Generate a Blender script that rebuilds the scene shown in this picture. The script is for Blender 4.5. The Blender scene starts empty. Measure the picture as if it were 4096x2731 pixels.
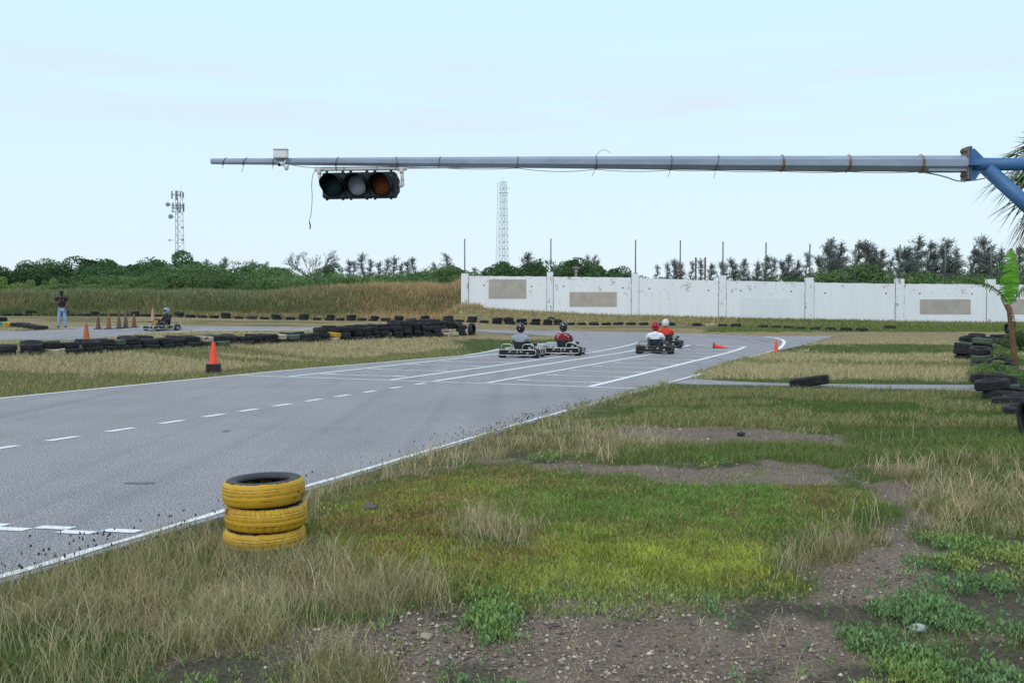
import bpy, bmesh, math, random
import numpy as np
from mathutils import Vector, Matrix, geometry
R = math.radians
rng = np.random.default_rng(7)
random.seed(7)
SC = bpy.context.scene
COL = SC.collection

# ------------------------------------------------------------------ camera
F, HZ, CAMH = 3600.0, 1237.0, 1.7          # focal length in photo pixels, horizon row, eye height
PITCH = math.atan((1365.5 - HZ) / F)
cam = bpy.data.cameras.new("camera")
cam.sensor_width = 36.0
cam.lens = 36.0 * F / 4096.0
cam.clip_start = 0.1
cam.clip_end = 9000
camo = bpy.data.objects.new("camera", cam)
COL.objects.link(camo)
camo.location = (0, 0, CAMH)
camo.rotation_euler = (math.pi / 2 - PITCH, 0, 0)
SC.camera = camo

# ------------------------------------------------------------------ sky, sun, exposure
SUN_EL, SUN_AZ = 38.0, 205.0                # behind the camera, a little to the left
W = bpy.data.worlds.new("World")
SC.world = W
W.use_nodes = True
nt = W.node_tree
nt.nodes.clear()
out = nt.nodes.new("ShaderNodeOutputWorld")
bg = nt.nodes.new("ShaderNodeBackground"); bg.inputs[1].default_value = 0.1
bgv = nt.nodes.new("ShaderNodeBackground"); bgv.inputs[1].default_value = 1.12
sky = nt.nodes.new("ShaderNodeTexSky")
sky.sky_type = 'NISHITA'; sky.sun_disc = False
sky.sun_elevation = R(SUN_EL); sky.sun_rotation = R(SUN_AZ)
sky.air_density = 1.0; sky.dust_density = 2.0; sky.ozone_density = 1.0
nt.links.new(sky.outputs[0], bg.inputs[0])
tc = nt.nodes.new("ShaderNodeTexCoord")
sep = nt.nodes.new("ShaderNodeSeparateXYZ")
nt.links.new(tc.outputs["Generated"], sep.inputs[0])
ramp = nt.nodes.new("ShaderNodeValToRGB")   # thin high overcast veil, brightest low down, cyan above
el = ramp.color_ramp.elements
el[0].position = 0.0; el[0].color = (0.76, 0.87, 0.96, 1)
el[1].position = 1.0; el[1].color = (0.80, 0.88, 1.04, 1)
e = el.new(0.12); e.color = (0.70, 0.875, 0.955, 1)
e = el.new(0.33); e.color = (0.635, 0.885, 0.955, 1)
e = el.new(0.60); e.color = (0.72, 0.86, 1.04, 1)
nt.links.new(sep.outputs[2], ramp.inputs[0])
# faint long cloud streaks
mp = nt.nodes.new("ShaderNodeMapping"); mp.inputs["Scale"].default_value = (2.2, 2.2, 26.0)
nt.links.new(tc.outputs["Generated"], mp.inputs[0])
nz = nt.nodes.new("ShaderNodeTexNoise"); nz.inputs["Scale"].default_value = 1.6; nz.inputs["Detail"].default_value = 5
nt.links.new(mp.outputs[0], nz.inputs[0])
cr = nt.nodes.new("ShaderNodeMapRange"); cr.inputs[1].default_value = 0.42; cr.inputs[2].default_value = 0.72
nt.links.new(nz.outputs[0], cr.inputs[0])
band = nt.nodes.new("ShaderNodeValToRGB")
b = band.color_ramp.elements
b[0].position = 0.14; b[0].color = (0, 0, 0, 1)
b[1].position = 0.30; b[1].color = (0, 0, 0, 1)
e = b.new(0.215); e.color = (1, 1, 1, 1)
nt.links.new(sep.outputs[2], band.inputs[0])
mul = nt.nodes.new("ShaderNodeMath"); mul.operation = 'MULTIPLY'
nt.links.new(cr.outputs[0], mul.inputs[0]); nt.links.new(band.outputs[0], mul.inputs[1])
mul2 = nt.nodes.new("ShaderNodeMath"); mul2.operation = 'MULTIPLY'; mul2.inputs[1].default_value = 0.7
nt.links.new(mul.outputs[0], mul2.inputs[0])
mixc = nt.nodes.new("ShaderNodeMix"); mixc.data_type = 'RGBA'
nt.links.new(mul2.outputs[0], mixc.inputs[0])
nt.links.new(ramp.outputs[0], mixc.inputs[6])
mixc.inputs[7].default_value = (0.70, 0.76, 0.87, 1)
nt.links.new(mixc.outputs[2], bgv.inputs[0])
mixs = nt.nodes.new("ShaderNodeMixShader"); mixs.inputs[0].default_value = 0.9
nt.links.new(bg.outputs[0], mixs.inputs[1]); nt.links.new(bgv.outputs[0], mixs.inputs[2])
nt.links.new(mixs.outputs[0], out.inputs[0])

sl = bpy.data.lights.new("sun", 'SUN')
sl.energy = 1.0; sl.angle = R(16); sl.color = (1.0, 0.965, 0.92)
so = bpy.data.objects.new("sun", sl); COL.objects.link(so)
az = R(SUN_AZ)
sd = Vector((math.sin(az) * math.cos(R(SUN_EL)), math.cos(az) * math.cos(R(SUN_EL)), math.sin(R(SUN_EL))))
so.rotation_euler = (-sd).to_track_quat('-Z', 'Y').to_euler()
so.location = (-10, -30, 30)
SC.view_settings.view_transform = 'Standard'
SC.view_settings.look = 'None'
SC.view_settings.exposure = 0.0
SC.view_settings.gamma = 1.0
SC.cycles.max_bounces = 6
SC.cycles.diffuse_bounces = 3
SC.cycles.transparent_max_bounces = 8

# ------------------------------------------------------------------ geometry of the place
CA, SA = math.cos(R(23.7)), math.sin(R(23.7))   # the track runs 23.7 degrees right of the view
def sm(a, b, x):
    t = np.clip((np.asarray(x, float) - a) / (b - a), 0, 1)
    return t * t * (3 - 2 * t)
def uv2xy(u, v):                                 # u: metres left across the track, v: metres along it
    return (-u * CA + v * SA, u * SA + v * CA)
def hash2(ix, iy, s):
    h = (ix.astype(np.int64) * 374761393 + iy.astype(np.int64) * 668265263 + s * 974711) & 0xFFFFFFFF
    h = ((h ^ (h >> 13)) * 1274126177) & 0xFFFFFFFF
    return ((h ^ (h >> 16)) & 0xFFFF) / 65535.0
def vnoise(x, y, s=0):
    x = np.asarray(x, float); y = np.asarray(y, float)
    ix = np.floor(x); iy = np.floor(y); fx = x - ix; fy = y - iy
    fx = fx * fx * (3 - 2 * fx); fy = fy * fy * (3 - 2 * fy)
    a = hash2(ix, iy, s); b_ = hash2(ix + 1, iy, s); c = hash2(ix, iy + 1, s); d = hash2(ix + 1, iy + 1, s)
    return (a * (1 - fx) + b_ * fx) * (1 - fy) + (c * (1 - fx) + d * fx) * fy
def fbm(x, y, s=0, o=4):
    t = 0; a = 0.5; n = 0
    for i in range(o):
        t = t + a * vnoise(x * 2 ** i, y * 2 ** i, s + i * 17); n += a; a *= 0.5
    return t / n
def H(x, y):
    x = np.asarray(x, float); y = np.asarray(y, float)
    u = -x * CA + y * SA - 15.7
    bank = 0.5 * sm(0.8, 8, u) * (1 - 0.5 * sm(44, 54, y) * sm(-26, -10, x))
    far = 0.75 * sm(34, 57, y)
    foot = np.interp(x, [-4, 0, 2.5, 8.5, 15.7, 22, 31, 60], [.9, .6, .53, .5, .33, .25, .1, .1]) * sm(55.5, 59.8, y) * (x > -40) * sm(-5.0, -3.0, x)
    berm = np.interp(x, [-90, -34, -25, -18, -12, -6, -3.6, -2.8, -1.2], [1.6, 1.6, 1.6, 1.65, 2.15, 2.3, 1.95, 0.8, 0.0]) * sm(60.5, 66, y) * (1 - 0.6 * sm(68, 76, y))
    berm = berm * (0.9 + 0.2 * fbm(x * 0.35, y * 0.35, 5, 3))
    return bank + far + foot + berm
def ray(px, py):
    xc = (px - 2048) / F; yc = -(py - 1365.5) / F
    return Vector((xc, math.cos(PITCH) + yc * math.sin(PITCH), -math.sin(PITCH) + yc * math.cos(PITCH)))
def at(px, py, Y):                               # the point seen there at depth Y
    r = ray(px, py); return Vector((0, 0, CAMH)) + r * (Y / r.y)
def gnd(px, py):                                 # the ground point seen there
    r = ray(px, py); ys = np.arange(3.5, 300, 0.05)
    d = CAMH + r.z / r.y * ys - H(r.x / r.y * ys, ys)
    k = int(np.argmax(d <= 0)) if (d <= 0).any() else len(ys) - 1
    y = ys[k]; x = r.x / r.y * y
    return Vector((x, y, float(H(x, y))))
def proj(x, y, z):                               # back to photo coordinates (2352 wide), for laying out ground cover
    zr = z - CAMH
    f = y * math.cos(PITCH) - zr * math.sin(PITCH); f = np.maximum(f, 0.5)
    up = y * math.sin(PITCH) + zr * math.cos(PITCH)
    k = 2352 / 4096
    return (2048 + F * x / f) * k, (1365.5 - F * up / f) * k
def inpoly(px, py, poly):
    px = np.asarray(px); inside = np.zeros(px.shape, bool); n = len(poly); j = n - 1
    for i in range(n):
        xi, yi = poly[i]; xj, yj = poly[j]
        if yi != yj:
            c = ((yi > py) != (yj > py)) & (px < (xj - xi) * (py - yi) / (yj - yi) + xi)
            inside ^= c
        j = i
    return inside

SLAB = 0.030                                      # the asphalt stands this much proud of the soil
def gtop(px, py):
    g = gnd(px, py)
    if bool(on_road(np.array([g.x]), np.array([g.y]))[0]): g.z += SLAB
    return g
# ------------------------------------------------------------------ object helpers
def tag(o, label=None, cat=None, group=None, kind=None):
    if label: o["label"] = label
    if cat: o["category"] = cat
    if group: o["group"] = group
    if kind: o["kind"] = kind
    return o
def thing(name, label, cat, loc=(0, 0, 0), rz=0.0, group=None):
    o = bpy.data.objects.new(name, None); COL.objects.link(o)
    o.empty_display_size = 0.1
    o.location = loc; o.rotation_euler = (0, 0, rz)
    return tag(o, label, cat, group)
def dup(root, loc=None, rz=None, label=None, group=None):
    r = root.copy(); COL.objects.link(r)
    if loc is not None: r.location = loc
    if rz is not None: r.rotation_euler = (0, 0, rz)
    if label: r["label"] = label
    if group: r["group"] = group
    for ch in root.children:
        c = ch.copy(); COL.objects.link(c); c.parent = r
        for g in ch.children:
            d = g.copy(); COL.objects.link(d); d.parent = c
    return r
class MB:
    """collects shapes into one mesh"""
    def __init__(s): s.v = []; s.f = []; s.m = []; s.sm = []
    def add(s, vs, fs, mi=0, smooth=False):
        o = len(s.v); s.v += [tuple(v) for v in vs]
        for f in fs: s.f.append(tuple(i + o for i in f)); s.m.append(mi); s.sm.append(smooth)
    def box(s, c, d, mi=0, M=None, bev=0.0):
        x, y, z = d[0] / 2, d[1] / 2, d[2] / 2
        if bev <= 0:
            vs = [(-x, -y, -z), (x, -y, -z), (x, y, -z), (-x, y, -z), (-x, -y, z), (x, -y, z), (x, y, z), (-x, y, z)]
            fs = [(3, 2, 1, 0), (4, 5, 6, 7), (0, 1, 5, 4), (1, 2, 6, 5), (2, 3, 7, 6), (3, 0, 4, 7)]
        else:
            bm = bmesh.new(); bmesh.ops.create_cube(bm, size=1)
            bmesh.ops.scale(bm, vec=d, verts=bm.verts)
            bmesh.ops.bevel(bm, geom=bm.edges[:], offset=bev, segments=2, affect='EDGES')
            bm.verts.index_update()
            vs = [v.co.copy() for v in bm.verts]; fs = [[v.index for v in f.verts] for f in bm.faces]; bm.free()
        vs = [Vector(v) for v in vs]
        if M is not None: vs = [M @ v for v in vs]
        s.add([v + Vector(c) for v in vs], fs, mi)
    def tube(s, pts, r, n=8, mi=0, closed=False, cap=True, smooth=True):
        pts = [Vector(p) for p in pts]; k = len(pts)
        rs = r if isinstance(r, (list, tuple)) else [r] * k
        rings = []; up = None
        for i, p in enumerate(pts):
            a = pts[i - 1] if (i > 0 or closed) else p
            b_ = pts[(i + 1) % k] if (i < k - 1 or closed) else p
            t = (b_ - a).normalized()
            if up is None:
                up = Vector((0, 0, 1)) if abs(t.z) < 0.9 else Vector((1, 0, 0))
            x = t.cross(up)
            if x.length < 1e-6: x = t.orthogonal()
            x.normalize(); y = x.cross(t).normalized(); up = y
            rings.append([p + (x * math.cos(2 * math.pi * j / n) + y * math.sin(2 * math.pi * j / n)) * rs[i] for j in range(n)])
        vs = [v for rg in rings for v in rg]; fs = []
        for i in range(k if closed else k - 1):
            i2 = (i + 1) % k
            for j in range(n):
                j2 = (j + 1) % n
                fs.append((i * n + j, i * n + j2, i2 * n + j2, i2 * n + j))
        if cap and not closed:
            fs.append(tuple(range(n))[::-1]); fs.append(tuple((k - 1) * n + j for j in range(n)))
        s.add(vs, fs, mi, smooth)
    def lathe(s, prof, n=32, mi=0, M=None, closed=False, smooth=True, rad=None):
        k = len(prof); vs = []
        for i, (r, z) in enumerate(prof):
            for j in range(n):
                a = 2 * math.pi * j / n
                rr = rad(r, z, j, i) if rad else r
                vs.append(Vector((rr * math.cos(a), rr * math.sin(a), z)))
        if M is not None: vs = [M @ v for v in vs]
        fs = []
        for i in range(k if closed else k - 1):
            i2 = (i + 1) % k
            for j in range(n):
                j2 = (j + 1) % n
                fs.append((i * n + j, i * n + j2, i2 * n + j2, i2 * n + j))
        s.add(vs, fs, mi, smooth)
    def prism(s, pts, d, mi=0):                  # planar polygon extruded by the vector d
        n = len(pts); a = [Vector(p) for p in pts]; d = Vector(d)
        s.add(a + [p + d for p in a], [tuple(range(n))[::-1], tuple(range(n, 2 * n))] + [(i, (i + 1) % n, n + (i + 1) % n, n + i) for i in range(n)], mi)
    def build(s, name, mats, parent=None):
        me = bpy.data.meshes.new(name)
        me.from_pydata(s.v, [], s.f)
        if not isinstance(mats, (list, tuple)): mats = [mats]
        for m in mats: me.materials.append(m)
        me.polygons.foreach_set("material_index", s.m)
        me.polygons.foreach_set("use_smooth", s.sm)
        me.update()
        o = bpy.data.objects.new(name, me); COL.objects.link(o)
        if parent: o.parent = parent
        return o
def np_mesh(name, verts, quads=None, tris=None, mat=None, cols=None, parent=None, smooth=False):
    """fast mesh from arrays; cols = one colour per vertex, the plant's own colour"""
    me = bpy.data.meshes.new(name)
    verts = np.asarray(verts, np.float32)
    nq = 0 if quads is None else len(quads); ntr = 0 if tris is None else len(tris)
    me.vertices.add(len(verts)); me.vertices.foreach_set("co", verts.ravel())
    loops = []
    if nq: loops.append(np.asarray(quads, np.int32).ravel())
    if ntr: loops.append(np.asarray(tris, np.int32).ravel())
    loops = np.concatenate(loops)
    me.loops.add(len(loops)); me.loops.foreach_set("vertex_index", loops)
    me.polygons.add(nq + ntr)
    st = np.concatenate([np.arange(nq) * 4, nq * 4 + np.arange(ntr) * 3]).astype(np.int32)
    me.polygons.foreach_set("loop_start", st)
    if smooth: me.polygons.foreach_set("use_smooth", np.ones(nq + ntr, bool))
    me.update(calc_edges=True)
    if cols is not None:
        at_ = me.color_attributes.new("col", 'FLOAT_COLOR', 'POINT')
        c = np.ones((len(verts), 4), np.float32); c[:, :3] = cols
        at_.data.foreach_set("color", c.ravel())
    if mat: me.materials.append(mat)
    if name is None: return me
    o = bpy.data.objects.new(name, me); COL.objects.link(o)
    if parent: o.parent = parent
    return o
ONES = "zeroth first second third fourth fifth sixth seventh eighth ninth tenth eleventh twelfth thirteenth fourteenth fifteenth sixteenth seventeenth eighteenth nineteenth".split()
TENS = {2: "twent", 3: "thirt", 4: "fort", 5: "fift", 6: "sixt", 7: "sevent", 8: "eight", 9: "ninet"}
def nth(n):
    if n < 20: return ONES[n]
    t, o = divmod(n, 10)
    return TENS[t] + "ieth" if o == 0 else TENS[t] + "y-" + ONES[o]

# ------------------------------------------------------------------ materials
def newmat(name):
    m = bpy.data.materials.new(name); m.use_nodes = True
    n = m.node_tree; n.nodes.clear()
    o = n.nodes.new("ShaderNodeOutputMaterial"); p = n.nodes.new("ShaderNodeBsdfPrincipled")
    n.links.new(p.outputs[0], o.inputs[0])
    return m, n, p
def noise_node(n, scale, detail=4, coord="Object", rough=0.6, stretch=None):
    t = n.nodes.new("ShaderNodeTexCoord"); z = n.nodes.new("ShaderNodeTexNoise")
    z.inputs["Scale"].default_value = scale; z.inputs["Detail"].default_value = detail; z.inputs["Roughness"].default_value = rough
    if stretch:
        m = n.nodes.new("ShaderNodeMapping"); m.inputs["Scale"].default_value = stretch
        n.links.new(t.outputs[coord], m.inputs[0]); n.links.new(m.outputs[0], z.inputs[0])
    else: n.links.new(t.outputs[coord], z.inputs[0])
    return z
def maprange(n, src, a, b_, c=0.0, d=1.0):
    m = n.nodes.new("ShaderNodeMapRange")
    for i, v in enumerate((a, b_, c, d)): m.inputs[i + 1].default_value = v
    n.links.new(src, m.inputs[0]); return m.outputs[0]
def mixcol(n, fac, a, b_, mode='MIX'):
    m = n.nodes.new("ShaderNodeMix"); m.data_type = 'RGBA'; m.blend_type = mode
    if isinstance(fac, float): m.inputs[0].default_value = fac
    else: n.links.new(fac, m.inputs[0])
    for i, c in ((6, a), (7, b_)):
        if isinstance(c, tuple): m.inputs[i].default_value = (*c, 1)
        else: n.links.new(c, m.inputs[i])
    return m.outputs[2]
def basic(name, c1, c2=None, scale=6.0, rough=0.6, metal=0.0, lo=0.35, hi=0.65, bump=0.0, stretch=None, spec=0.5, coord="Object"):
    m, n, p = newmat(name)
    p.inputs["Roughness"].default_value = rough; p.inputs["Metallic"].default_value = metal
    p.inputs["Specular IOR Level"].default_value = spec
    if c2 is None: c2 = tuple(x * 0.75 for x in c1)
    z = noise_node(n, scale, 5, coord, stretch=stretch)
    f = maprange(n, z.outputs[0], lo, hi)
    n.links.new(mixcol(n, f, c1, c2), p.inputs["Base Color"])
    if bump:
        b_ = n.nodes.new("ShaderNodeBump"); b_.inputs["Strength"].default_value = bump; b_.inputs["Distance"].default_value = 0.01
        n.links.new(z.outputs[0], b_.inputs["Height"]); n.links.new(b_.outputs[0], p.inputs["Normal"])
    return m
def plantmat(name, trans=0.25, hue_var=0.0, rough=0.85):
    m, n, p = newmat(name)
    a = n.nodes.new("ShaderNodeAttribute"); a.attribute_name = "col"
    c = a.outputs["Color"]
    if hue_var:
        oi = n.nodes.new("ShaderNodeObjectInfo")
        f = maprange(n, oi.outputs["Random"], 0, 1, 1 - hue_var, 1 + hue_var)
        mm = n.nodes.new("ShaderNodeVectorMath"); mm.operation = 'SCALE'
        n.links.new(c, mm.inputs[0]); n.links.new(f, mm.inputs["Scale"]); c = mm.outputs[0]
    n.links.new(c, p.inputs["Base Color"]); p.inputs["Roughness"].default_value = rough
    p.inputs["Specular IOR Level"].default_value = 0.2
    if trans:
        t = n.nodes.new("ShaderNodeBsdfTranslucent"); n.links.new(c, t.inputs[0])
        mx = n.nodes.new("ShaderNodeMixShader"); mx.inputs[0].default_value = trans
        o = [q for q in n.nodes if q.type == 'OUTPUT_MATERIAL'][0]
        n.links.new(p.outputs[0], mx.inputs[1]); n.links.new(t.outputs[0], mx.inputs[2]); n.links.new(mx.outputs[0], o.inputs[0])
    return m
# ------------------------------------------------------------------ track outline (metres), terrain, road
LEFT_EDGE = [uv2xy(15.72, -14), uv2xy(15.72, 6), uv2xy(15.70, 14), uv2xy(15.68, 20)]
LEFT_EDGE += [tuple(gnd(*q)[:2]) for q in [(1846, 1425), (1998, 1396), (2184, 1375)]]
RIGHT_EDGE = [uv2xy(5.02, -14), uv2xy(5.05, 8), uv2xy(5.05, 12), uv2xy(4.95, 17)]
RIGHT_EDGE += [tuple(gnd(*q)[:2]) for q in [(2807, 1505), (3012, 1433), (3097, 1407)]]
CORNER = [tuple(gnd(*q)[:2]) for q in [(3097, 1407), (3118, 1396), (3131, 1384), (3138, 1371), (3128, 1361), (3100, 1354), (3057, 1349)]]
TRACK = RIGHT_EDGE + [tuple(gnd(*q)[:2]) for q in [(3213, 1382), (3338, 1345), (3057, 1347), (2879, 1340), (2693, 1335), (2246, 1324), (1867, 1317), (1336, 1311),
        (759, 1308), (500, 1307), (400, 1308), (180, 1312), (323, 1319), (224, 1321), (168, 1324), (84, 1327), (0, 1324), (-300, 1322), (-300, 1380), (0, 1365), (330, 1363), (450, 1351), (560, 1338),
        (700, 1331), (760, 1327), (1336, 1322), (1700, 1323), (1871, 1325), (2108, 1338), (2246, 1347), (2291, 1357)]] + LEFT_EDGE[::-1]
PATH = [tuple(gnd(*q)[:2]) for q in [(2760, 1519), (2834, 1523), (2950, 1530), (3124, 1536), (3320, 1539), (3757, 1543), (3980, 1543), (4300, 1543), (4300, 1580), (3958, 1570), (3700, 1561), (3400, 1554), (3124, 1545), (2776, 1540), (2690, 1537)]]
def on_road(x, y): return inpoly(x, y, TRACK) | inpoly(x, y, PATH)

def axis(parts):
    r = []
    for a, b_, s in parts: r += list(np.arange(a, b_, s))
    return np.array(r)
gx = [-3000, -1500, -700, -350, -200, -140]
gxa = np.concatenate([gx, axis([(-100, -40, 2), (-40, -14, .4), (-14, -8, .2), (-8, 10, .11), (10, 16, .16), (16, 44, .45), (44, 110, 2)]), [150, 250, 500, 1200, 3000]])
gya = np.concatenate([[-40, -25, -15, -8, -4], axis([(-2, 3.4, .5), (3.4, 14, .1), (14, 30, .17), (30, 70, .35), (70, 130, 1.5)]), [140, 170, 220, 300, 450, 700, 1200, 2200, 4500]])
GX, GY = np.meshgrid(gxa, gya)
GZ = H(GX, GY)
inside = on_road(GX, GY)

# ---- ground cover zones, as outlines on the ground laid out from the photograph
P_DIRT = [
 [(1300, 988), (1480, 976), (1700, 980), (1960, 1005), (1900, 1022), (1600, 1024), (1450, 1006)],
 [(1040, 1064), (1350, 1053), (1600, 1058), (1980, 1070), (1995, 1090), (1900, 1107), (1500, 1099), (1300, 1082)],
 [(1985, 1098), (2130, 1112), (2150, 1180), (2110, 1245), (2200, 1290), (2165, 1400), (2000, 1415), (1640, 1425), (1720, 1470), (1690, 1600), (900, 1600), (700, 1535), (420, 1540), (390, 1500), (650, 1488), (850, 1448), (1000, 1440), (1230, 1395), (1500, 1388), (1880, 1372), (1930, 1340), (1810, 1300), (1870, 1275), (2010, 1240), (2045, 1190), (1985, 1140)],
 [(2050, 1460), (2352, 1440), (2352, 1475), (2100, 1500)],
 [(1050, 862), (1240, 828), (1300, 822), (1300, 828), (1180, 848), (1060, 868)], [(560, 862), (830, 836), (830, 845), (600, 868)],
 [(1220, 792), (1300, 782), (1300, 790), (1230, 800)],
]
P_COVER = [[(780, 1160), (880, 1112), (1000, 1078), (1300, 1084), (1500, 1103), (1860, 1102), (1965, 1125), (2030, 1152), (1900, 1200), (1790, 1215), (1730, 1228), (1770, 1262), (1800, 1300), (1850, 1330), (1905, 1352), (1700, 1370), (1500, 1385), (1240, 1382), (1000, 1330), (720, 1300), (740, 1240)]]
P_DRY = [
 [(-60, 1380), (330, 1240), (500, 1190), (520, 1235), (700, 1235), (730, 1270), (760, 1295), (1010, 1335), (1110, 1375), (960, 1400), (820, 1445), (650, 1485), (400, 1505), (330, 1600), (-60, 1600)],
 [(700, 1140), (1000, 1033), (1200, 985), (1290, 982), (1450, 1002), (1540, 1016), (1330, 1056), (1030, 1062), (880, 1110), (780, 1160), (720, 1240)],
 [(1030, 1215), (1120, 1185), (1215, 1205), (1200, 1245), (1060, 1250)],
 [(1770, 1262), (1880, 1205), (2000, 1225), (2000, 1260), (1900, 1300), (1800, 1300)],
 [(1990, 1075), (2380, 1055), (2380, 1215), (2290, 1240), (2150, 1250), (2125, 1190), (2150, 1130)],
 [(560, 1600), (700, 1540), (790, 1505), (900, 1560), (960, 1600)],
 [(1240, 1600), (1180, 1560), (1060, 1568), (1000, 1600)],
]
P_GREEN = [[(1300, 1046), (1500, 1022), (1800, 1020), (2380, 1008), (2380, 1062), (2000, 1066), (1600, 1056)], [(1250, 965), (1420, 912), (1600, 884), (2290, 896), (2380, 930), (2380, 1010), (1950, 996), (1650, 976), (1300, 984)]]
P_WEED = [
 [(900, 1442), (950, 1425), (1080, 1408), (1180, 1392), (1220, 1402), (1190, 1420), (1210, 1446), (1090, 1456), (1060, 1438), (970, 1444)],
 [(1600, 1400), (1680, 1402), (1800, 1396), (1900, 1390), (2010, 1400), (2210, 1395), (2220, 1450), (2120, 1490), (1990, 1470), (1900, 1440), (1780, 1435), (1650, 1442)],
 [(1690, 1530), (1730, 1490), (1790, 1550), (1780, 1580), (1680, 1575)],
 [(1850, 1600), (1880, 1530), (2000, 1500), (2120, 1515), (2200, 1500), (2380, 1480), (2380, 1600)],
 [(2140, 1250), (2200, 1230), (2380, 1200), (2380, 1470), (2230, 1440), (2150, 1390), (2200, 1300)],
 [(360, 1600), (400, 1540), (560, 1500), (640, 1515), (680, 1560), (690, 1600)],
 [(1000, 1570), (1060, 1515), (1160, 1515), (1200, 1560), (1170, 1600), (1010, 1600)],
 [(1180, 1050), (1300, 1038), (1330, 1060), (1240, 1068)], [(760, 1160), (830, 1155), (830, 1168), (770, 1170)],
 [(1560, 1050), (1760, 1055), (1700, 1072), (1570, 1068)],
]
# kinds: 0 bare dirt, 1 dry tall grass, 2 succulent mat, 3 short lawn, 4 lush grass, 5 leafy weeds, 6 straw field, 7 olive field
def zones(x, y, jit=True):
    x = np.asarray(x, float); y = np.asarray(y, float)
    s = np.clip(y * 0.018, 0.05, 0.5)
    wx = x + (fbm(x * 1.7, y * 1.7, 31, 4) - .5) * 5 * s + (fbm(x * 7, y * 7, 33, 3) - .5) * 1.6 * s
    wy = y + (fbm(x * 1.7, y * 1.7, 41, 4) - .5) * 8 * s + (fbm(x * 7, y * 7, 43, 3) - .5) * 2.4 * s
    wx = wx + rng.normal(0, .035 + .006 * y.clip(0, 40)) if jit else wx; wy = wy + rng.normal(0, .06 + .012 * y.clip(0, 40)) if jit else wy
    qx, qy = proj(wx, np.maximum(wy, 4.1), H(wx, wy) * 0 + H(x, y))
    qx = np.clip(qx, -50, 2370); qy = np.clip(qy, 0, 1590)
    k = np.full(x.shape, 3)
    right = (-x * CA + y * SA) < 10
    k[(qy > 1385) & (qx > 380) & (qx < 2050)] = 0
    n1 = fbm(x * .35, y * .9, 51, 4); n2 = fbm(x * .16, y * .5, 57, 4)
    # far fields
    field = (qy < 888)
    k[field] = np.where(n1[field] > .53, 6, 7)
    rf = field & right
    q = qy + (n2 - .5) * 26
    k[rf] = np.select([q[rf] > 868, q[rf] > 842, q[rf] > 826, q[rf] > 812, q[rf] > 798, q[rf] > 776], [3, 6, 7, 6, 3, 6], 6)
    k[rf & (qy < 762)] = 4
    lf = ~right
    k[lf] = np.where(n2[lf] > .58, 7, 6)
    edge = lf & (-x * CA + y * SA - 15.7 < .9 + 1.6 * n1) & (y < 40)
    k[edge] = 7
    k[lf & (qx > 1050) & (qx < 1320) & (qy > 780) & (qy < 812)] = 3
    near = ~field & ~lf
    for polys, kind in ((P_GREEN, 4), (P_COVER, 2), (P_DIRT, 0), (P_DRY, 1), (P_WEED, 5)):
        for pl in polys:
            m = inpoly(qx, qy, pl)
            if kind == 4 and pl is P_GREEN[1]: k[m & near] = np.where(n1[m & near] > .5, 3, 7)
            else: k[m & (near | (kind == 0))] = kind
    return k, qx, qy
KCOL = {0: (.245, .195, .155), 1: (.21, .175, .10), 2: (.13, .125, .035), 3: (.11, .13, .05), 4: (.085, .12, .038), 5: (.115, .105, .075), 6: (.34, .275, .15), 7: (.20, .18, .085)}
k, qx, qy = zones(GX, GY, False)
gc = np.zeros(GX.shape + (3,))
for kk, c in KCOL.items(): gc[k == kk] = c
berm_m = (GY > 59.5) & (GX < -1)
bf = np.clip(fbm(GX * .12, GY * .3, 77, 4) * 1.5 - .25 + sm(-22, -8, GX) * .62 - .42, 0, 1)
gc[berm_m] = ((1 - bf)[..., None] * np.array((.10, .105, .045)) + bf[..., None] * np.array((.26, .17, .08)))[berm_m]
gc[(GY > 76)] = (.06, .075, .03)
gc *= (0.8 + 0.4 * fbm(GX * 3, GY * 3, 3, 3))[..., None]
GZ = GZ - 0.045 * inside + 0.02 * (fbm(GX * 1.3, GY * 1.3, 91, 3) - .5) * (GY < 30) * (~inside)
nx, ny = len(gxa), len(gya)
idx = np.arange(nx * ny).reshape(ny, nx)
quads = np.stack([idx[:-1, :-1], idx[:-1, 1:], idx[1:, 1:], idx[1:, :-1]], -1).reshape(-1, 4)
mg, n, p = newmat("soil and thatch")
a = n.nodes.new("ShaderNodeAttribute"); a.attribute_name = "col"
z1 = noise_node(n, 38, 6); z2 = noise_node(n, 5, 4)
c = mixcol(n, maprange(n, z1.outputs[0], .38, .62), a.outputs["Color"], (.55, .52, .5), 'MULTIPLY')
c2 = mixcol(n, maprange(n, z2.outputs[0], .4, .65, 0, .5), c, (.75, .72, .7), 'MULTIPLY')
n.links.new(c2, p.inputs["Base Color"]); p.inputs["Roughness"].default_value = .95; p.inputs["Specular IOR Level"].default_value = .15
bp = n.nodes.new("ShaderNodeBump"); bp.inputs["Strength"].default_value = .7; bp.inputs["Distance"].default_value = .02
n.links.new(z1.outputs[0], bp.inputs["Height"]); n.links.new(bp.outputs[0], p.inputs["Normal"])
ground = np_mesh("ground", np.stack([GX, GY, GZ], -1).reshape(-1, 3), quads, None, mg, gc.reshape(-1, 3), smooth=True)
tag(ground, kind="structure")

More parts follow.
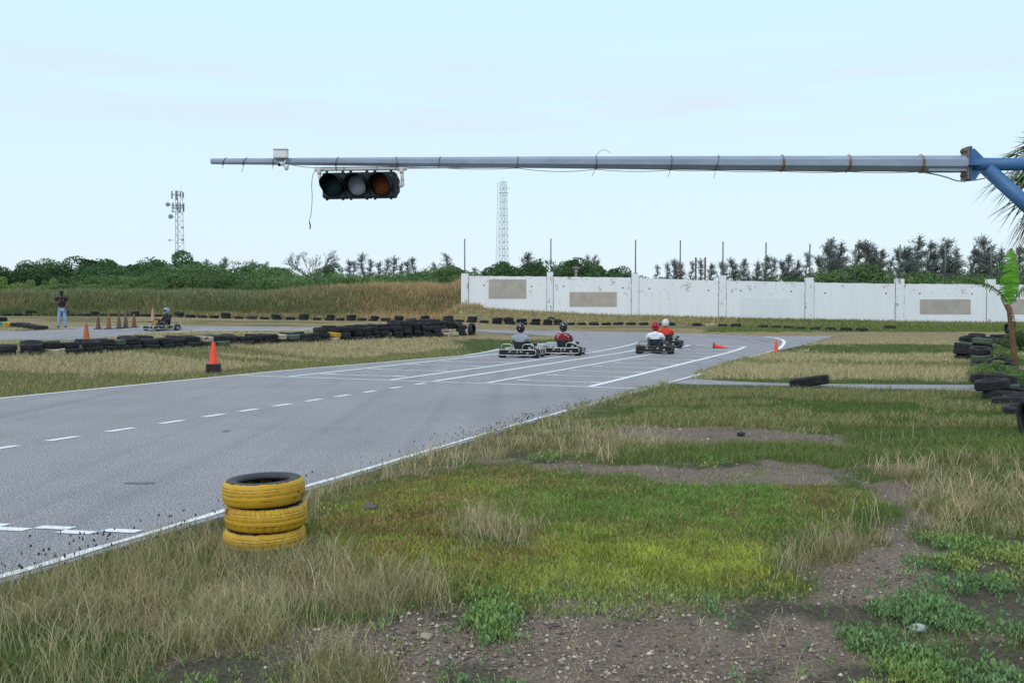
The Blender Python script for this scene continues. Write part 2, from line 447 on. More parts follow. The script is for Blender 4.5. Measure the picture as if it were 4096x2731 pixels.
# ---- asphalt
ma, n, p = newmat("worn asphalt")
t = n.nodes.new("ShaderNodeTexCoord")
vo = n.nodes.new("ShaderNodeTexVoronoi"); vo.inputs["Scale"].default_value = 150; n.links.new(t.outputs["Object"], vo.inputs[0])
sp = n.nodes.new("ShaderNodeSeparateColor"); n.links.new(vo.outputs["Color"], sp.inputs[0])
rp = n.nodes.new("ShaderNodeValToRGB"); q = rp.color_ramp.elements
q[0].position = 0; q[0].color = (.15, .147, .148, 1); q[1].position = 1; q[1].color = (.275, .268, .262, 1)
e = q.new(.38); e.color = (.175, .172, .174, 1); e = q.new(.75); e.color = (.228, .223, .222, 1)
n.links.new(sp.outputs[0], rp.inputs[0])
zl = noise_node(n, .45, 6, stretch=(1, 1, 1)); zm = noise_node(n, 70, 3)
c = mixcol(n, maprange(n, zm.outputs[0], .36, .6), (.82, .82, .83), rp.outputs[0], 'MULTIPLY')
c = mixcol(n, .72, rp.outputs[0], c); c = mixcol(n, 1.0, c, (.80, .797, .812), 'MULTIPLY')
c = mixcol(n, maprange(n, zl.outputs[0], .40, .7, 0, .7), c, (.80, .80, .81), 'MULTIPLY')
tr_ = n.nodes.new("ShaderNodeMapping"); tr_.inputs["Rotation"].default_value = (0, 0, R(23.7)); tr_.inputs["Scale"].default_value = (1.6, .035, 1)
n.links.new(t.outputs["Object"], tr_.inputs[0]); zt_ = n.nodes.new("ShaderNodeTexNoise"); zt_.inputs["Scale"].default_value = 1.2; zt_.inputs["Detail"].default_value = 5
n.links.new(tr_.outputs[0], zt_.inputs[0]); c = mixcol(n, maprange(n, zt_.outputs[0], .50, .72, 0, .55), c, (.72, .72, .74), 'MULTIPLY')
n.links.new(c, p.inputs["Base Color"]); p.inputs["Roughness"].default_value = .9; p.inputs["Specular IOR Level"].default_value = .25
bp = n.nodes.new("ShaderNodeBump"); bp.inputs["Strength"].default_value = .25; bp.inputs["Distance"].default_value = .003
n.links.new(vo.outputs["Distance"], bp.inputs["Height"]); n.links.new(bp.outputs[0], p.inputs["Normal"])
def sheet(name, poly, mat, lift, step=1.0, ymin=26):
    bm = bmesh.new()
    vs = [bm.verts.new((x, y, 0)) for x, y in poly]
    tri = geometry.tessellate_polygon([[Vector((x, y, 0)) for x, y in poly]])
    for f in tri:
        try: bm.faces.new([vs[i] for i in f])
        except ValueError: pass
    xs = [v[0] for v in poly]; ys = [v[1] for v in poly]
    for ax, lo, hi in ((1, max(min(ys), ymin), max(ys)), (0, min(xs), max(xs))):
        for s in np.arange(lo + step * .37, hi, step):
            no = (1, 0, 0) if ax == 0 else (0, 1, 0); co = (s, 0, 0) if ax == 0 else (0, s, 0)
            bmesh.ops.bisect_plane(bm, geom=bm.verts[:] + bm.edges[:] + bm.faces[:], plane_co=co, plane_no=no)
    for v in bm.verts: v.co.z = float(H(v.co.x, v.co.y)) + lift
    bmesh.ops.recalc_face_normals(bm, faces=bm.faces[:])
    bm.normal_update()
    for f in bm.faces:
        if f.normal.z < 0: f.normal_flip()
    be = [e for e in bm.edges if e.is_boundary]
    ex = bmesh.ops.extrude_edge_only(bm, edges=be)
    for v in ex["geom"]:
        if isinstance(v, bmesh.types.BMVert): v.co.z -= .09
    me = bpy.data.meshes.new(name); bm.to_mesh(me); bm.free(); me.materials.append(mat)
    o = bpy.data.objects.new(name, me); COL.objects.link(o); tag(o, kind="structure")
    return o
sheet("racetrack", TRACK, ma, SLAB)
sheet("service_path", PATH, ma, SLAB - .008)

# ---- painted lines
mw, n, p = newmat("worn white road paint")
z1 = noise_node(n, 30, 8, rough=.78); z2 = noise_node(n, 2.5, 3)
c = mixcol(n, maprange(n, z1.outputs[0], .40, .47), (.46, .46, .465), (.84, .86, .87))
c = mixcol(n, maprange(n, z2.outputs[0], .4, .7, 0, .4), c, (.8, .81, .83), 'MULTIPLY')
n.links.new(c, p.inputs["Base Color"]); p.inputs["Roughness"].default_value = .8
mark = MB()
def strip(pts, w, lift=.011, wn=0.0, seg=None):
    pts = [Vector((*q, 0)) for q in pts]
    if seg:
        r = []
        for a, b_ in zip(pts, pts[1:]):
            k = max(1, int((b_ - a).length / seg))
            r += [a.lerp(b_, i / k) for i in range(k)]
        pts = r + [pts[-1]]
    L, Rr = [], []
    for i, q in enumerate(pts):
        d = (pts[min(i + 1, len(pts) - 1)] - pts[max(i - 1, 0)]).normalized(); nn = Vector((-d.y, d.x, 0))
        a = w / 2 * (1 + wn * (random.random() - .5)); b_ = w / 2 * (1 + wn * (random.random() - .5))
        for lst, s in ((L, a), (Rr, -b_)):
            v = q + nn * s; v.z = float(H(v.x, v.y)) + SLAB - .006 + lift; lst.append(v)
    k = len(pts)
    mark.add(Rr + L, [(i, i + 1, k + i + 1, k + i) for i in range(k - 1)])
def gp_(px, py): return tuple(gnd(px, py)[:2])
strip([uv2xy(15.60, -14), uv2xy(15.60, 6), uv2xy(15.58, 14), uv2xy(15.56, 20)] + [(x + .1, y - .05) for x, y in LEFT_EDGE[4:]], .13, seg=.5, wn=.25)
strip([uv2xy(5.14, -14), uv2xy(5.17, 8), uv2xy(5.17, 12), uv2xy(5.07, 17)] + [(x - .1, y + .05) for x, y in RIGHT_EDGE[4:]], .075, seg=.3, wn=.7)
strip(CORNER, .15, lift=.0145, seg=.5)
strip([tuple(gnd(*q)[:2]) for q in [(2050, 1384), (2100, 1378.5), (2184, 1376.5)]], .10)
strip([tuple(gnd(*q)[:2]) for q in [(775, 1325.2), (1000, 1323.6), (1336, 1320.6)]], .16, seg=1, wn=.5)
strip([uv2xy(14.02, 18.2), uv2xy(14.02, 34)], .14, seg=2)
strip([uv2xy(11.17, 18.3), uv2xy(11.14, 39.5)], .14, seg=2)
strip([uv2xy(10.05, 18.4), uv2xy(10.05, 36.5)], .15, seg=2)
strip([uv2xy(8.72, 18.5), uv2xy(8.70, 39.2)], .13, seg=2)
strip([uv2xy(6.26, 18.4), uv2xy(6.30, 39.2)], .16, seg=2)
strip([uv2xy(15.5, 18.1), uv2xy(11, 18.25), uv2xy(7.2, 18.41), uv2xy(5.1, 18.4)], .085, lift=.0085)
for v in (19.25, 21.45, 23.62, 25.66, 27.8, 29.9, 32.1, 34.2): 
    strip([uv2xy(13.83, v), uv2xy(11.4, v + .05)], .085)
    strip([uv2xy(13.86, v + .04), uv2xy(13.42, v + .05)], .17, lift=.0135); strip([uv2xy(11.75, v + .09), uv2xy(11.36, v + .09)], .17, lift=.0135)
for v in (19.47, 21.3, 23.1, 25.0, 27.06, 29.37, 31.78, 34.3, 36.6, 39.18):
    strip([uv2xy(8.38, v), uv2xy(6.36, v)], .085)
    strip([uv2xy(8.42, v + .04), uv2xy(8.12, v + .04)], .16, lift=.0135); strip([uv2xy(6.62, v + .05), uv2xy(6.34, v + .05)], .16, lift=.0135)
for v in (4.35, 5.27, 6.2, 7.13, 8.01, 8.95, 9.9, 10.78, 11.6, 12.48, 13.4, 14.3, 15.28, 16.3, 17.35):
    a = Vector(uv2xy(10.03, v)); c1 = Vector(uv2xy(9.91, v + .51)); X_ = Vector((.135, 0))
    mark.add([(q.x, q.y, SLAB + .005) for q in (a, a + X_, c1, c1 - X_)], [(0, 1, 2, 3)])
du, dv = -.272, .066
for i in range(-1, 9):
    for row in (0, 1):
        u0 = 6.08 - (-1) * 0 + i * .544 * 1.0 - row * (-.272); v0 = 4.765 - i * .132 - row * .066 - row * .10
        q = [uv2xy(u0, v0), uv2xy(u0 + du, v0 + dv), uv2xy(u0 + du, v0 + dv + .098), uv2xy(u0, v0 + .098)]
        if u0 + du < 5.1 or u0 > 11: continue
        mark.add([(x, y, SLAB + .0055) for x, y in q], [(0, 1, 2, 3)])
strip([gp_(690, 1331.5), gp_(725, 1330), gp_(757, 1328.5)], .45, lift=.0125, seg=.4)
mo = mark.build("track_marking", mw); tag(mo, kind="structure")
# tyre marks and stains lying on the asphalt
mk = basic("rubber marks", (.10, .10, .105), (.17, .17, .175), 8, .85)
mark = MB()
def gp(px, py): return tuple(gnd(px, py)[:2])
strip([gp(2736, 1387), gp(2755, 1391), gp(2772, 1398), gp(2780, 1402)], .07, lift=.0095)
strip([gp(1600, 1482), gp(1660, 1475), gp(1735, 1466)], .03, lift=.0095); strip([gp(1420, 1498), gp(1445, 1499)], .05, lift=.0095)
strip([gp(2830, 1345), gp(2940, 1352), gp(3030, 1360), gp(3080, 1372)], .12, lift=.0095); strip([gp(2700, 1345), gp(2860, 1352), gp(2990, 1366)], .10, lift=.0095)
strip([gp(2900, 1342), gp(3010, 1349), gp(3100, 1362)], .08, lift=.0095)
strip([gp(1940, 1333), gp(2100, 1345)], .06, lift=.0095)
tag(mark.build("skid_mark", mk), kind="structure")
mark = MB()
def blot(px, py, rx, ry, s):
    c = gnd(px, py); q = []
    for i in range(28):
        a = i / 28 * 2 * math.pi; k = 1 + .25 * (random.random() - .5)
        q.append((c.x + rx * k * math.cos(a), c.y + ry * k * math.sin(a), SLAB + .0035))
    mark.add(q, [tuple(range(28))])
blot(560, 1945, .15, .055, 1); blot(905, 1733, .05, .1, 1)
tag(mark.build("oil_stain", basic("oil stain", (.10, .10, .105), (.16, .16, .165), 20, .7)), kind="structure")
# ------------------------------------------------------------------ grass and ground cover
def sample(n, r0, r1, half=38, pw=1.5):
    th = (rng.random(n) * 2 - 1) * R(half)
    e = 2 - pw
    r = (r0 ** e + rng.random(n) * (r1 ** e - r0 ** e)) ** (1 / e)
    return r * np.sin(th), r * np.cos(th), r
def blades(x, y, z, h, w, lean, cols, two=True):
    """one curved blade per point"""
    n = len(x); a = rng.random(n) * 2 * np.pi; b_ = rng.random(n) * 2 * np.pi
    dx, dy = np.cos(a) * w / 2, np.sin(a) * w / 2
    lx, ly = np.cos(b_) * lean * h, np.sin(b_) * lean * h
    P = np.stack([x, y, z], -1)
    W_ = np.stack([dx, dy, np.zeros(n)], -1)
    if two:
        m = P + np.stack([lx * .35, ly * .35, h * .6], -1)
        tp = P + np.stack([lx, ly, h * np.sqrt(np.clip(1 - (lean * .6) ** 2, .2, 1))], -1)
        v = np.stack([P - W_, P + W_, m + W_ * .75, m - W_ * .75, tp], 1).reshape(-1, 3)
        i = np.arange(n)[:, None] * 5
        return v, (i + [[0, 1, 2, 3]]), (i + [[3, 2, 4]]), np.repeat(cols, 5, 0)
    tp = P + np.stack([lx, ly, h], -1)
    v = np.stack([P - W_, P + W_, tp], 1).reshape(-1, 3)
    return v, None, np.arange(n)[:, None] * 3 + [[0, 1, 2]], np.repeat(cols, 3, 0)
def pick(pal, n, wts=None):
    pal = np.array(pal); i = rng.choice(len(pal), n, p=wts)
    return pal[i] * (0.78 + .44 * rng.random((n, 1)))
STRAW = [(.60, .51, .33), (.52, .44, .26), (.45, .39, .215), (.38, .37, .18), (.31, .33, .155), (.44, .32, .21)]
OLIVE = [(.21, .225, .075), (.27, .26, .10), (.16, .20, .065), (.35, .31, .16), (.30, .21, .115)]
LUSH = [(.115, .21, .05), (.15, .24, .058), (.10, .18, .044), (.20, .245, .068)]
WEED = [(.10, .20, .075), (.13, .24, .085), (.085, .165, .085), (.19, .25, .07), (.11, .19, .11)]
acc = {}
YT = gnd(1060, 2205)
FRP = [gnd(*q) for q in [(-20, 1263), (420, 1265), (900, 1274), (1300, 1281), (1700, 1286), (2000, 1296), (2500, 1300), (2960, 1308), (3470, 1326)]]
def rowy(x): return np.interp(x, [q.x for q in FRP], [q.y for q in FRP])
def put(key, *r):
    acc.setdefault(key, []).append(r)
def grow(n, r0, r1, pw=1.5, two=True, wk=1.0, hk=1.0, half=43):
    x, y, r = sample(n, r0, r1, half, pw)
    ok = ~on_road(x, y) & (y > 3.3) & (y < 61.5)
    x, y, r = x[ok], y[ok], r[ok]
    k, qx, qy = zones(x, y); z = H(x, y) - .01
    near = fbm(x * 1.1, y * 1.1, 61, 3); mixn = fbm(x * 1.3, y * 2.0, 97, 4); k = np.where((k == 1) & (mixn > .54) & (y < 16), 3, k); tuf = fbm(x * 2.6, y * 2.6, 67, 3); colr = fbm(x * .55, y * 1.2, 71, 4)
    wmin = .00062 * r * wk
    road_d = np.full(len(x), 9.0)
    for kind, key, keep in ((0, "dry_grass", .012), (1, "dry_grass", 1), (2, "ground_cover", 1), (3, "lawn_grass", .9), (4, "lawn_grass", 1), (6, "straw_grass", 1), (7, "straw_grass", .95)):
        m = (k == kind) & (rng.random(len(x)) < keep)
        if kind in (1,): m &= (rng.random(len(x)) < np.clip((tuf - .26) * 3.2, .1, 1))
        nn = int(m.sum())
        if not nn: continue
        X, Y, Z, rr = x[m], y[m], z[m], r[m]
        if kind == 0: h = .03 + .10 * rng.random(nn) ** 2; w = np.maximum(.003, wmin[m]); c = pick(STRAW, nn); ln = .5 + .6 * rng.random(nn)
        elif kind == 1:
            h = (.028 + .14 * rng.random(nn) ** 2) * (.35 + 1.25 * tuf[m]); w = np.maximum(.0028, wmin[m] * .85)
            g = np.clip((colr[m] - .34) * 3.8, .25, .92); c = pick(STRAW, nn, [.09, .17, .2, .23, .24, .07]); gg = rng.random(nn) < g
            c[gg] = pick(OLIVE, int(gg.sum())); low = h < .05
            c[low] = c[low] * .5 + .5 * pick(LUSH + OLIVE, int(low.sum())); ln = .3 + 1.0 * rng.random(nn); c = c * (.55 + .85 * fbm(X * 1.9, Y * 1.9, 37, 4))[:, None]
            near_t = np.hypot(X - YT.x, (Y - YT.y) * .8) < .62; h[near_t] *= np.where(Y[near_t] < YT.y, 1.15, .7); tf = (qx[m] > 1020) & (qx[m] < 1230) & (qy[m] > 1180) & (qy[m] < 1250); h[tf] *= .6
        elif kind == 2:
            h = (.016 + .036 * rng.random(nn)) * (.4 + 1.4 * fbm(X * 4.5, Y * 4.5, 23, 3)); w = np.maximum(.0065, wmin[m] * 1.1)
            t1 = np.clip((colr[m] - .38) * 4, 0, 1); t2 = np.clip((near[m] - .5) * 4.5, 0, 1)
            low = sm(1210, 1260, qy[m]); yl = np.array((.38, .43, .075)); gr = np.array((.175, .30, .065)); rd = np.array((.36, .25, .10))
            c = gr + (yl - gr) * np.clip(low * .85 + .3 * t1, 0, 1)[:, None]; left = 1 - sm(900, 1250, qx[m]); c = c + (yl * .95 - c) * (left * (1 - low) * .7)[:, None]
            red = np.clip(t2 * .62 + 1.1 * np.exp(-((qx[m] - 930) / 190) ** 2 - ((qy[m] - 1195) / 28) ** 2) + .45 * np.exp(-((qx[m] - 1500) / 260) ** 2 - ((qy[m] - 1215) / 14) ** 2), 0, .85)
            rim = np.clip(1 - (1385 - qy[m]) / 45, 0, 1) * .8; c = c + (np.array((.25, .33, .15)) - c) * rim[:, None]
            pickr = rng.random(nn) < red; c[pickr] = rd * (.7 + .6 * rng.random((int(pickr.sum()), 1)))
            c = c * (.6 + .8 * rng.random((nn, 1))) * (.62 + .7 * fbm(X * 3.2, Y * 3.2, 27, 3))[:, None]; tn = rng.random(nn) < .07; c[tn] = pick(STRAW, int(tn.sum())); ln = .3 + .6 * rng.random(nn)
        elif kind in (3, 4):
            h = (.025 + .05 * rng.random(nn)) * (1.7 if kind == 4 else 1.0) * (.6 + .8 * tuf[m]); w = np.maximum(.0045, wmin[m])
            c = pick(LUSH + OLIVE[:3], nn) if kind == 4 else pick(OLIVE[:3:2] + LUSH[:3] + LUSH[:2], nn) * .86
            ln = .3 + .6 * rng.random(nn)
        else:
            h = (.06 + .13 * rng.random(nn)) * (.5 + tuf[m]) * (1.0 if kind == 6 else .75) ; w = np.maximum(.006, wmin[m])
            c = pick(STRAW, nn, [.3, .28, .2, .1, .06, .06]) if kind == 6 else pick(OLIVE + STRAW[2:5], nn)
            gg = rng.random(nn) < (.10 if kind == 6 else .25); c[gg] = pick(LUSH, int(gg.sum())); ln = .3 + .6 * rng.random(nn)
            rgt = X > 12; h[rgt] *= .62; h *= 1 - .84 * sm(38, 46, Y); lb = (X < 2) & (Y < 45) & (X > -20); h[lb] *= .8
        edge_ = (-X * CA + Y * SA); ne = (edge_ > 4.35) & (edge_ < 5.2) & (Y < 18); h = np.where(ne, h * (.35 + .25 * (5.05 - edge_).clip(0, 1)), h)
        put(key, *blades(X, Y, Z, h * hk, w, ln, c, two))
grow(580000, 3.6, 9, 1.5)
grow(340000, 9, 18, 1.4)
grow(320000, 18, 36, 1.2, two=False, wk=1.1, half=42)
grow(320000, 36, 63, 1.0, two=False, wk=1.05, hk=1.1, half=42)
# taller dry tufts: bunches of long blades leaning out of one root
def tufts(n, r0, r1, per, hh, kinds=(1,), pal=STRAW, key="dry_grass", spread=.05):
    x, y, r = sample(n, r0, r1, 36)
    k, qx, qy = zones(x, y)
    ok = np.isin(k, kinds) & ~on_road(x, y) & (y > 3.5); x, y, r = x[ok], y[ok], r[ok]
    x = np.repeat(x, per); y = np.repeat(y, per); r = np.repeat(r, per); s = np.repeat(.6 + .6 * rng.random(len(x) // per), per)
    x = x + rng.normal(0, spread, len(x)); y = y + rng.normal(0, spread, len(x))
    ok = ~on_road(x, y); x, y, r, s = x[ok], y[ok], r[ok], s[ok]; nn = len(x)
    h = hh * s * (.5 + .7 * rng.random(nn))
    put(key, *blades(x, y, H(x, y) - .01, h, np.maximum(.0025, .0005 * r), .2 + .75 * rng.random(nn), pick(pal, nn), True))
tufts(1500, 3.7, 9, 22, .20, spread=.05)
tufts(1500, 3.7, 9, 14, .17, pal=OLIVE[:3] + LUSH, spread=.06)
tufts(260, YT.length - .9, YT.length - .25, 20, .20, pal=STRAW + OLIVE, spread=.06)
tufts(700, 9, 16, 18, .20)
tufts(70, 4.2, 8, 10, .20, kinds=(0,), spread=.03)
tufts(700, 4, 10, 16, .12, kinds=(2,), pal=LUSH + OLIVE, key="ground_cover", spread=.06)
n_ = 1900; a = np.pi * 1.5 + rng.normal(0, .9, n_); rr_ = .285 + .28 * rng.random(n_) ** 1.3; x = YT.x + rr_ * np.cos(a); y = YT.y + rr_ * np.sin(a); ok = ~on_road(x, y); x, y = x[ok], y[ok]; nn = len(x)
put("dry_grass", *blades(x, y, H(x, y) - .01, .06 + .13 * rng.random(nn) ** 1.4, np.full(nn, .0045), .2 + .8 * rng.random(nn), pick(STRAW[1:] + OLIVE[:3], nn) * .9, True))
# single long pale stalks leaning every way
x, y, r = sample(26000, 3.7, 13, 36); k, qx, qy = zones(x, y); ok = np.isin(k, (1, 3)) & ~on_road(x, y) & (fbm(x * .9, y * .9, 93, 3) > .47) & ((k == 1) | (rng.random(len(x)) < .22)); x, y, r = x[ok], y[ok], r[ok]; nn = len(x)
put("dry_grass", *blades(x, y, H(x, y), .10 + .20 * rng.random(nn) ** 1.6, np.maximum(.0024, .00045 * r), .2 + 1.0 * rng.random(nn), pick([(.72, .62, .42), (.62, .54, .34), (.52, .38, .25), (.45, .44, .22)], nn), True))
# grass along the near road edge, leaning over the painted line
n_ = 15000; v = rng.random(n_) * 30 + 1.5; u = 5.05 - np.abs(rng.normal(0, .16, n_)) + (fbm(v * 1.4, v * 0, 5, 3) - .5) * .3 - .02
u = u + .10 * np.clip((fbm(v * 1.1, v * 0 + 3, 15, 3) - .5) * 5, 0, 1); x, y = uv2xy(u, v); ok = (y > 3.5) & ~((v > 20) & (v < 23.2)); x, y = x[ok], y[ok]; nn = len(x)
put("dry_grass", *blades(x, y, H(x, y), .03 + .11 * rng.random(nn) ** 2, np.maximum(.003, .0006 * np.hypot(x, y)), .3 + .7 * rng.random(nn), pick(OLIVE + STRAW[1:5] + LUSH[:1], nn), True))
# dark seed heads standing at the road edge
n_ = 420; v = np.concatenate([rng.normal(12.2, 1.8, 230), rng.normal(3.5, 1.2, 190)]); u = 5.05 + rng.normal(-.02, .12, n_)
x, y = uv2xy(u, v); ok = y > 3.4; x, y = x[ok], y[ok]; nn = len(x); h = .08 + .14 * rng.random(nn)
put("dry_grass", *blades(x, y, H(x, y), h, np.full(nn, .003), .15 * np.ones(nn), pick([(.16, .15, .08)], nn), True))
put("dry_grass", *blades(x, y, H(x, y) + h * .85, np.full(nn, .022), np.full(nn, .016), .3 * np.ones(nn), pick([(.07, .05, .035), (.05, .04, .03)], nn), True))
# leafy weeds: low rosettes of blunt leaves
def weeds(n, r0, r1):
    x, y, r = sample(n, r0, r1, 36)
    k, qx, qy = zones(x, y); dens = fbm(x * 2.2, y * 2.2, 83, 3)
    ok = (k == 5) & (y > 3.5) & (rng.random(len(x)) < np.clip((dens - .435) * 6, .03, 1)); x, y, r, dens = x[ok], y[ok], r[ok], dens[ok]
    n = len(x); per = 17
    hue = fbm(x * 1.2, y * 1.2, 88, 3); base = np.where((hue > .54)[:, None], np.array([[.29, .36, .105]]), np.where((hue > .42)[:, None], np.array([[.20, .31, .095]]), np.array([[.165, .275, .11]])))
    sx = np.repeat(x, per); sy = np.repeat(y, per); sc = np.repeat((.5 + .7 * rng.random(n)) * (.5 + dens), per); cc = np.repeat(base, per, 0) * (.7 + .6 * rng.random((n * per, 1)))
    N = n * per; a = rng.random(N) * 2 * np.pi; el_ = R(25) + rng.random(N) * R(60); L = (.015 + .021 * rng.random(N)) * sc; hb = rng.random(N) ** 1.3 * .045 * sc
    d = np.stack([np.cos(a) * np.cos(el_), np.sin(a) * np.cos(el_), np.sin(el_)], -1); s = np.stack([-np.sin(a), np.cos(a), np.zeros(N)], -1)
    sx = sx + rng.normal(0, .018, N) * sc; sy = sy + rng.normal(0, .018, N) * sc; P = np.stack([sx, sy, H(sx, sy) + hb], -1); w = (L * .18)[:, None]
    v = np.stack([P, P + d * L[:, None] * .55 + s * w, P + d * L[:, None], P + d * L[:, None] * .55 - s * w], 1).reshape(-1, 3)
    put("weeds", v, np.arange(N)[:, None] * 4 + [[0, 1, 2, 3]], None, np.repeat(cc, 4, 0))
weeds(46000, 3.6, 7.5)
weeds(14000, 7.5, 14)
# rough grass on the bank and along the wall foot
n_ = 190000
x = rng.random(n_) * 62 - 60; y = 59 + rng.random(n_) * 9.5
ok = (x < -2.0) & (y > rowy(x) + .45); x, y = x[ok], y[ok]; nn = len(x)
bf = np.clip(fbm(x * .16, y * .35, 77, 4) * 1.9 - .62 + sm(-22, -8, x) * .75 - .33, 0, 1); top = sm(62, 65.5, y)
h = (.12 + .38 * rng.random(nn) ** 1.5) * (.6 + .8 * fbm(x, y, 12, 3)) * (1 + .3 * top * sm(-18, -10, x))
GB = [(.12, .165, .06), (.165, .19, .08), (.22, .235, .105), (.09, .13, .048)]; TB = [(.54, .38, .20), (.45, .30, .155), (.60, .45, .26), (.36, .29, .14)]
c = pick(GB, nn); m = rng.random(nn) < bf; c[m] = pick(TB, int(m.sum()))
m = (rng.random(nn) < .55 * top * (1 - bf)); c[m] = pick([(.34, .33, .20), (.28, .28, .16)], int(m.sum()))  # crest blades paler: light on the bank top put into the colour
put("bank_grass", *blades(x, y, H(x, y) - .03, h, .03 + .02 * rng.random(nn), .2 + .6 * rng.random(nn), c, False))
n_ = 60000; x = rng.random(n_) * 50 - 4; y = 53 + rng.random(n_) * 7.2
WALLY = np.interp(x, [-3.5, 33], [61.5, 57.9]); ok = (y < WALLY - .1) & (y > rowy(x) + .4); x, y = x[ok], y[ok]; nn = len(x)
c = pick(LUSH + OLIVE, nn); m = rng.random(nn) < (.55 * (1 - sm(4, 22, x)) + .08); c[m] = pick(TB + STRAW, int(m.sum()))
put("bank_grass", *blades(x, y, H(x, y) - .02, .06 + .2 * rng.random(nn) ** 2, .03 + .02 * rng.random(nn), .5 * np.ones(nn), c, False))
mveg = plantmat("grass blades", .14)
LAB = {"dry_grass": "tall dry straw coloured grass in the foreground and along the track edge",
       "ground_cover": "low yellow green succulent mat spreading beside the tyre stack", "lawn_grass": "short green grass on the verge right of the track",
       "straw_grass": "straw coloured field grass beyond and beside the track", "weeds": "blue green leafy weeds growing on the bare dirt in front",
       "bank_grass": "rough green and russet grass on the bank and wall foot"}
for key, lst in acc.items():
    V, Q, T, C_ = [], [], [], []; o = 0
    for v, q, t_, c in lst:
        V.append(v); C_.append(c)
        if q is not None: Q.append(q + o)
        if t_ is not None: T.append(t_ + o)
        o += len(v)
    ob = np_mesh(key, np.concatenate(V), np.concatenate(Q) if Q else None, np.concatenate(T) if T else None, mveg, np.concatenate(C_))
    tag(ob, LAB[key], "grass" if "grass" in key else ("weeds" if key == "weeds" else "ground cover"), kind="stuff")
acc.clear()
# ---- dead stalks and litter lying flat on the dirt
x, y, r = sample(9000, 3.7, 12, 36); k, qx, qy = zones(x, y); ok = (k == 0) & (fbm(x * 1.5, y * 1.5, 29, 3) > .42) & ~on_road(x, y); x, y = x[ok], y[ok]; nn = len(x)
a = rng.random(nn) * 6.28; L = .02 + .06 * rng.random(nn) ** 2; w = .0022; z = H(x, y) + .008
d = np.stack([np.cos(a), np.sin(a), .15 * rng.normal(size=nn)], -1) * L[:, None]; sd_ = np.stack([-np.sin(a), np.cos(a), np.zeros(nn)], -1) * w; P = np.stack([x, y, z], -1)
lit = np_mesh("litter", np.stack([P - sd_, P + sd_, P + d + sd_, P + d - sd_], 1).reshape(-1, 3), np.arange(nn)[:, None] * 4 + [[0, 1, 2, 3]], None, mveg, np.repeat(pick([(.34, .26, .18), (.26, .19, .13), (.42, .35, .24), (.16, .12, .09)], nn), 4, 0))
tag(lit, "dead straw stalks and litter scattered flat on the bare dirt", "plant litter", kind="stuff")
# ---- loose stones on the dirt
def stones(n, r0, r1, s0):
    x, y, r = sample(n, r0, r1, 36, 1.4); k, qx, qy = zones(x, y)
    ok = (((k == 0) & (fbm(x * 1.3, y * 1.3, 19, 3) > .42)) | ((k == 0) & (rng.random(len(x)) < .3))) & ~on_road(x, y); x, y, r = x[ok], y[ok], r[ok]; n = len(x)
    s = s0 * (.35 + rng.random(n) ** 3 * 1.7) * np.maximum(1, r / 9); a = rng.random(n) * 6.28; el_ = .5 + rng.random(n) * .8
    o = np.array([(1, 0, 0), (0, 1, 0), (-1, 0, 0), (0, -1, 0), (0, 0, .7), (0, 0, -.4)])
    v = o[None] * s[:, None, None] * (.65 + .7 * rng.random((n, 6, 1))); v[..., 0] *= el_[:, None]
    cx, sx = np.cos(a)[:, None], np.sin(a)[:, None]
    v = np.stack([v[..., 0] * cx - v[..., 1] * sx, v[..., 0] * sx + v[..., 1] * cx, v[..., 2]], -1) + np.stack([x, y, H(x, y) + s * .15], -1)[:, None]
    f = np.array([(0, 1, 4), (1, 2, 4), (2, 3, 4), (3, 0, 4), (1, 0, 5), (2, 1, 5), (3, 2, 5), (0, 3, 5)])
    c = pick([(.40, .345, .28), (.31, .27, .23), (.52, .46, .38), (.16, .14, .13), (.28, .20, .14), (.11, .10, .10)], n)
    return v.reshape(-1, 3), (np.arange(n)[:, None, None] * 6 + f[None]).reshape(-1, 3), np.repeat(c, 6, 0)
v1, f1, c1 = stones(42000, 3.7, 8, .0085); v2, f2, c2 = stones(20000, 8, 26, .0095)
gr = np_mesh("gravel", np.concatenate([v1, v2]), None, np.concatenate([f1, f2 + len(v1)]), plantmat("stone", 0, rough=.9), np.concatenate([c1, c2]))
tag(gr, "pale loose gravel scattered over the bare brown dirt", "gravel", kind="stuff")
def rock(px, py, s, label, c=(.5, .5, .48)):
    bm = bmesh.new(); bmesh.ops.create_icosphere(bm, subdivisions=2, radius=1)
    for v in bm.verts: v.co *= .75 + .5 * random.random(); v.co.z *= .7
    me = bpy.data.meshes.new("stone"); bm.to_mesh(me); bm.free()
    o = bpy.data.objects.new("stone", me); COL.objects.link(o); g = gnd(px, py); o.location = (g.x, g.y, g.z + s * .35); o.scale = (s, s * .8, s * .8)
    me.materials.append(basic("stone " + label[:12], c, tuple(k * .6 for k in c), 6, .9)); tag(o, label, "stone")
rock(3672, 2530, .045, "fist sized whitish stone lying among the leafy weeds at lower right", (.48, .50, .50))
rock(3480, 2405, .035, "tan stone on the bare dirt below the dry tuft", (.36, .28, .21))
rock(1705, 2553, .032, "pale cream stone on dirt below the dry grass", (.52, .44, .34))
rock(1478, 2040, .06, "dark clod with a white side in the grass right of the yellow tyres", (.13, .12, .12))
rock(2965, 1743, .06, "small black lump on the upper dirt strip", (.03, .03, .03))
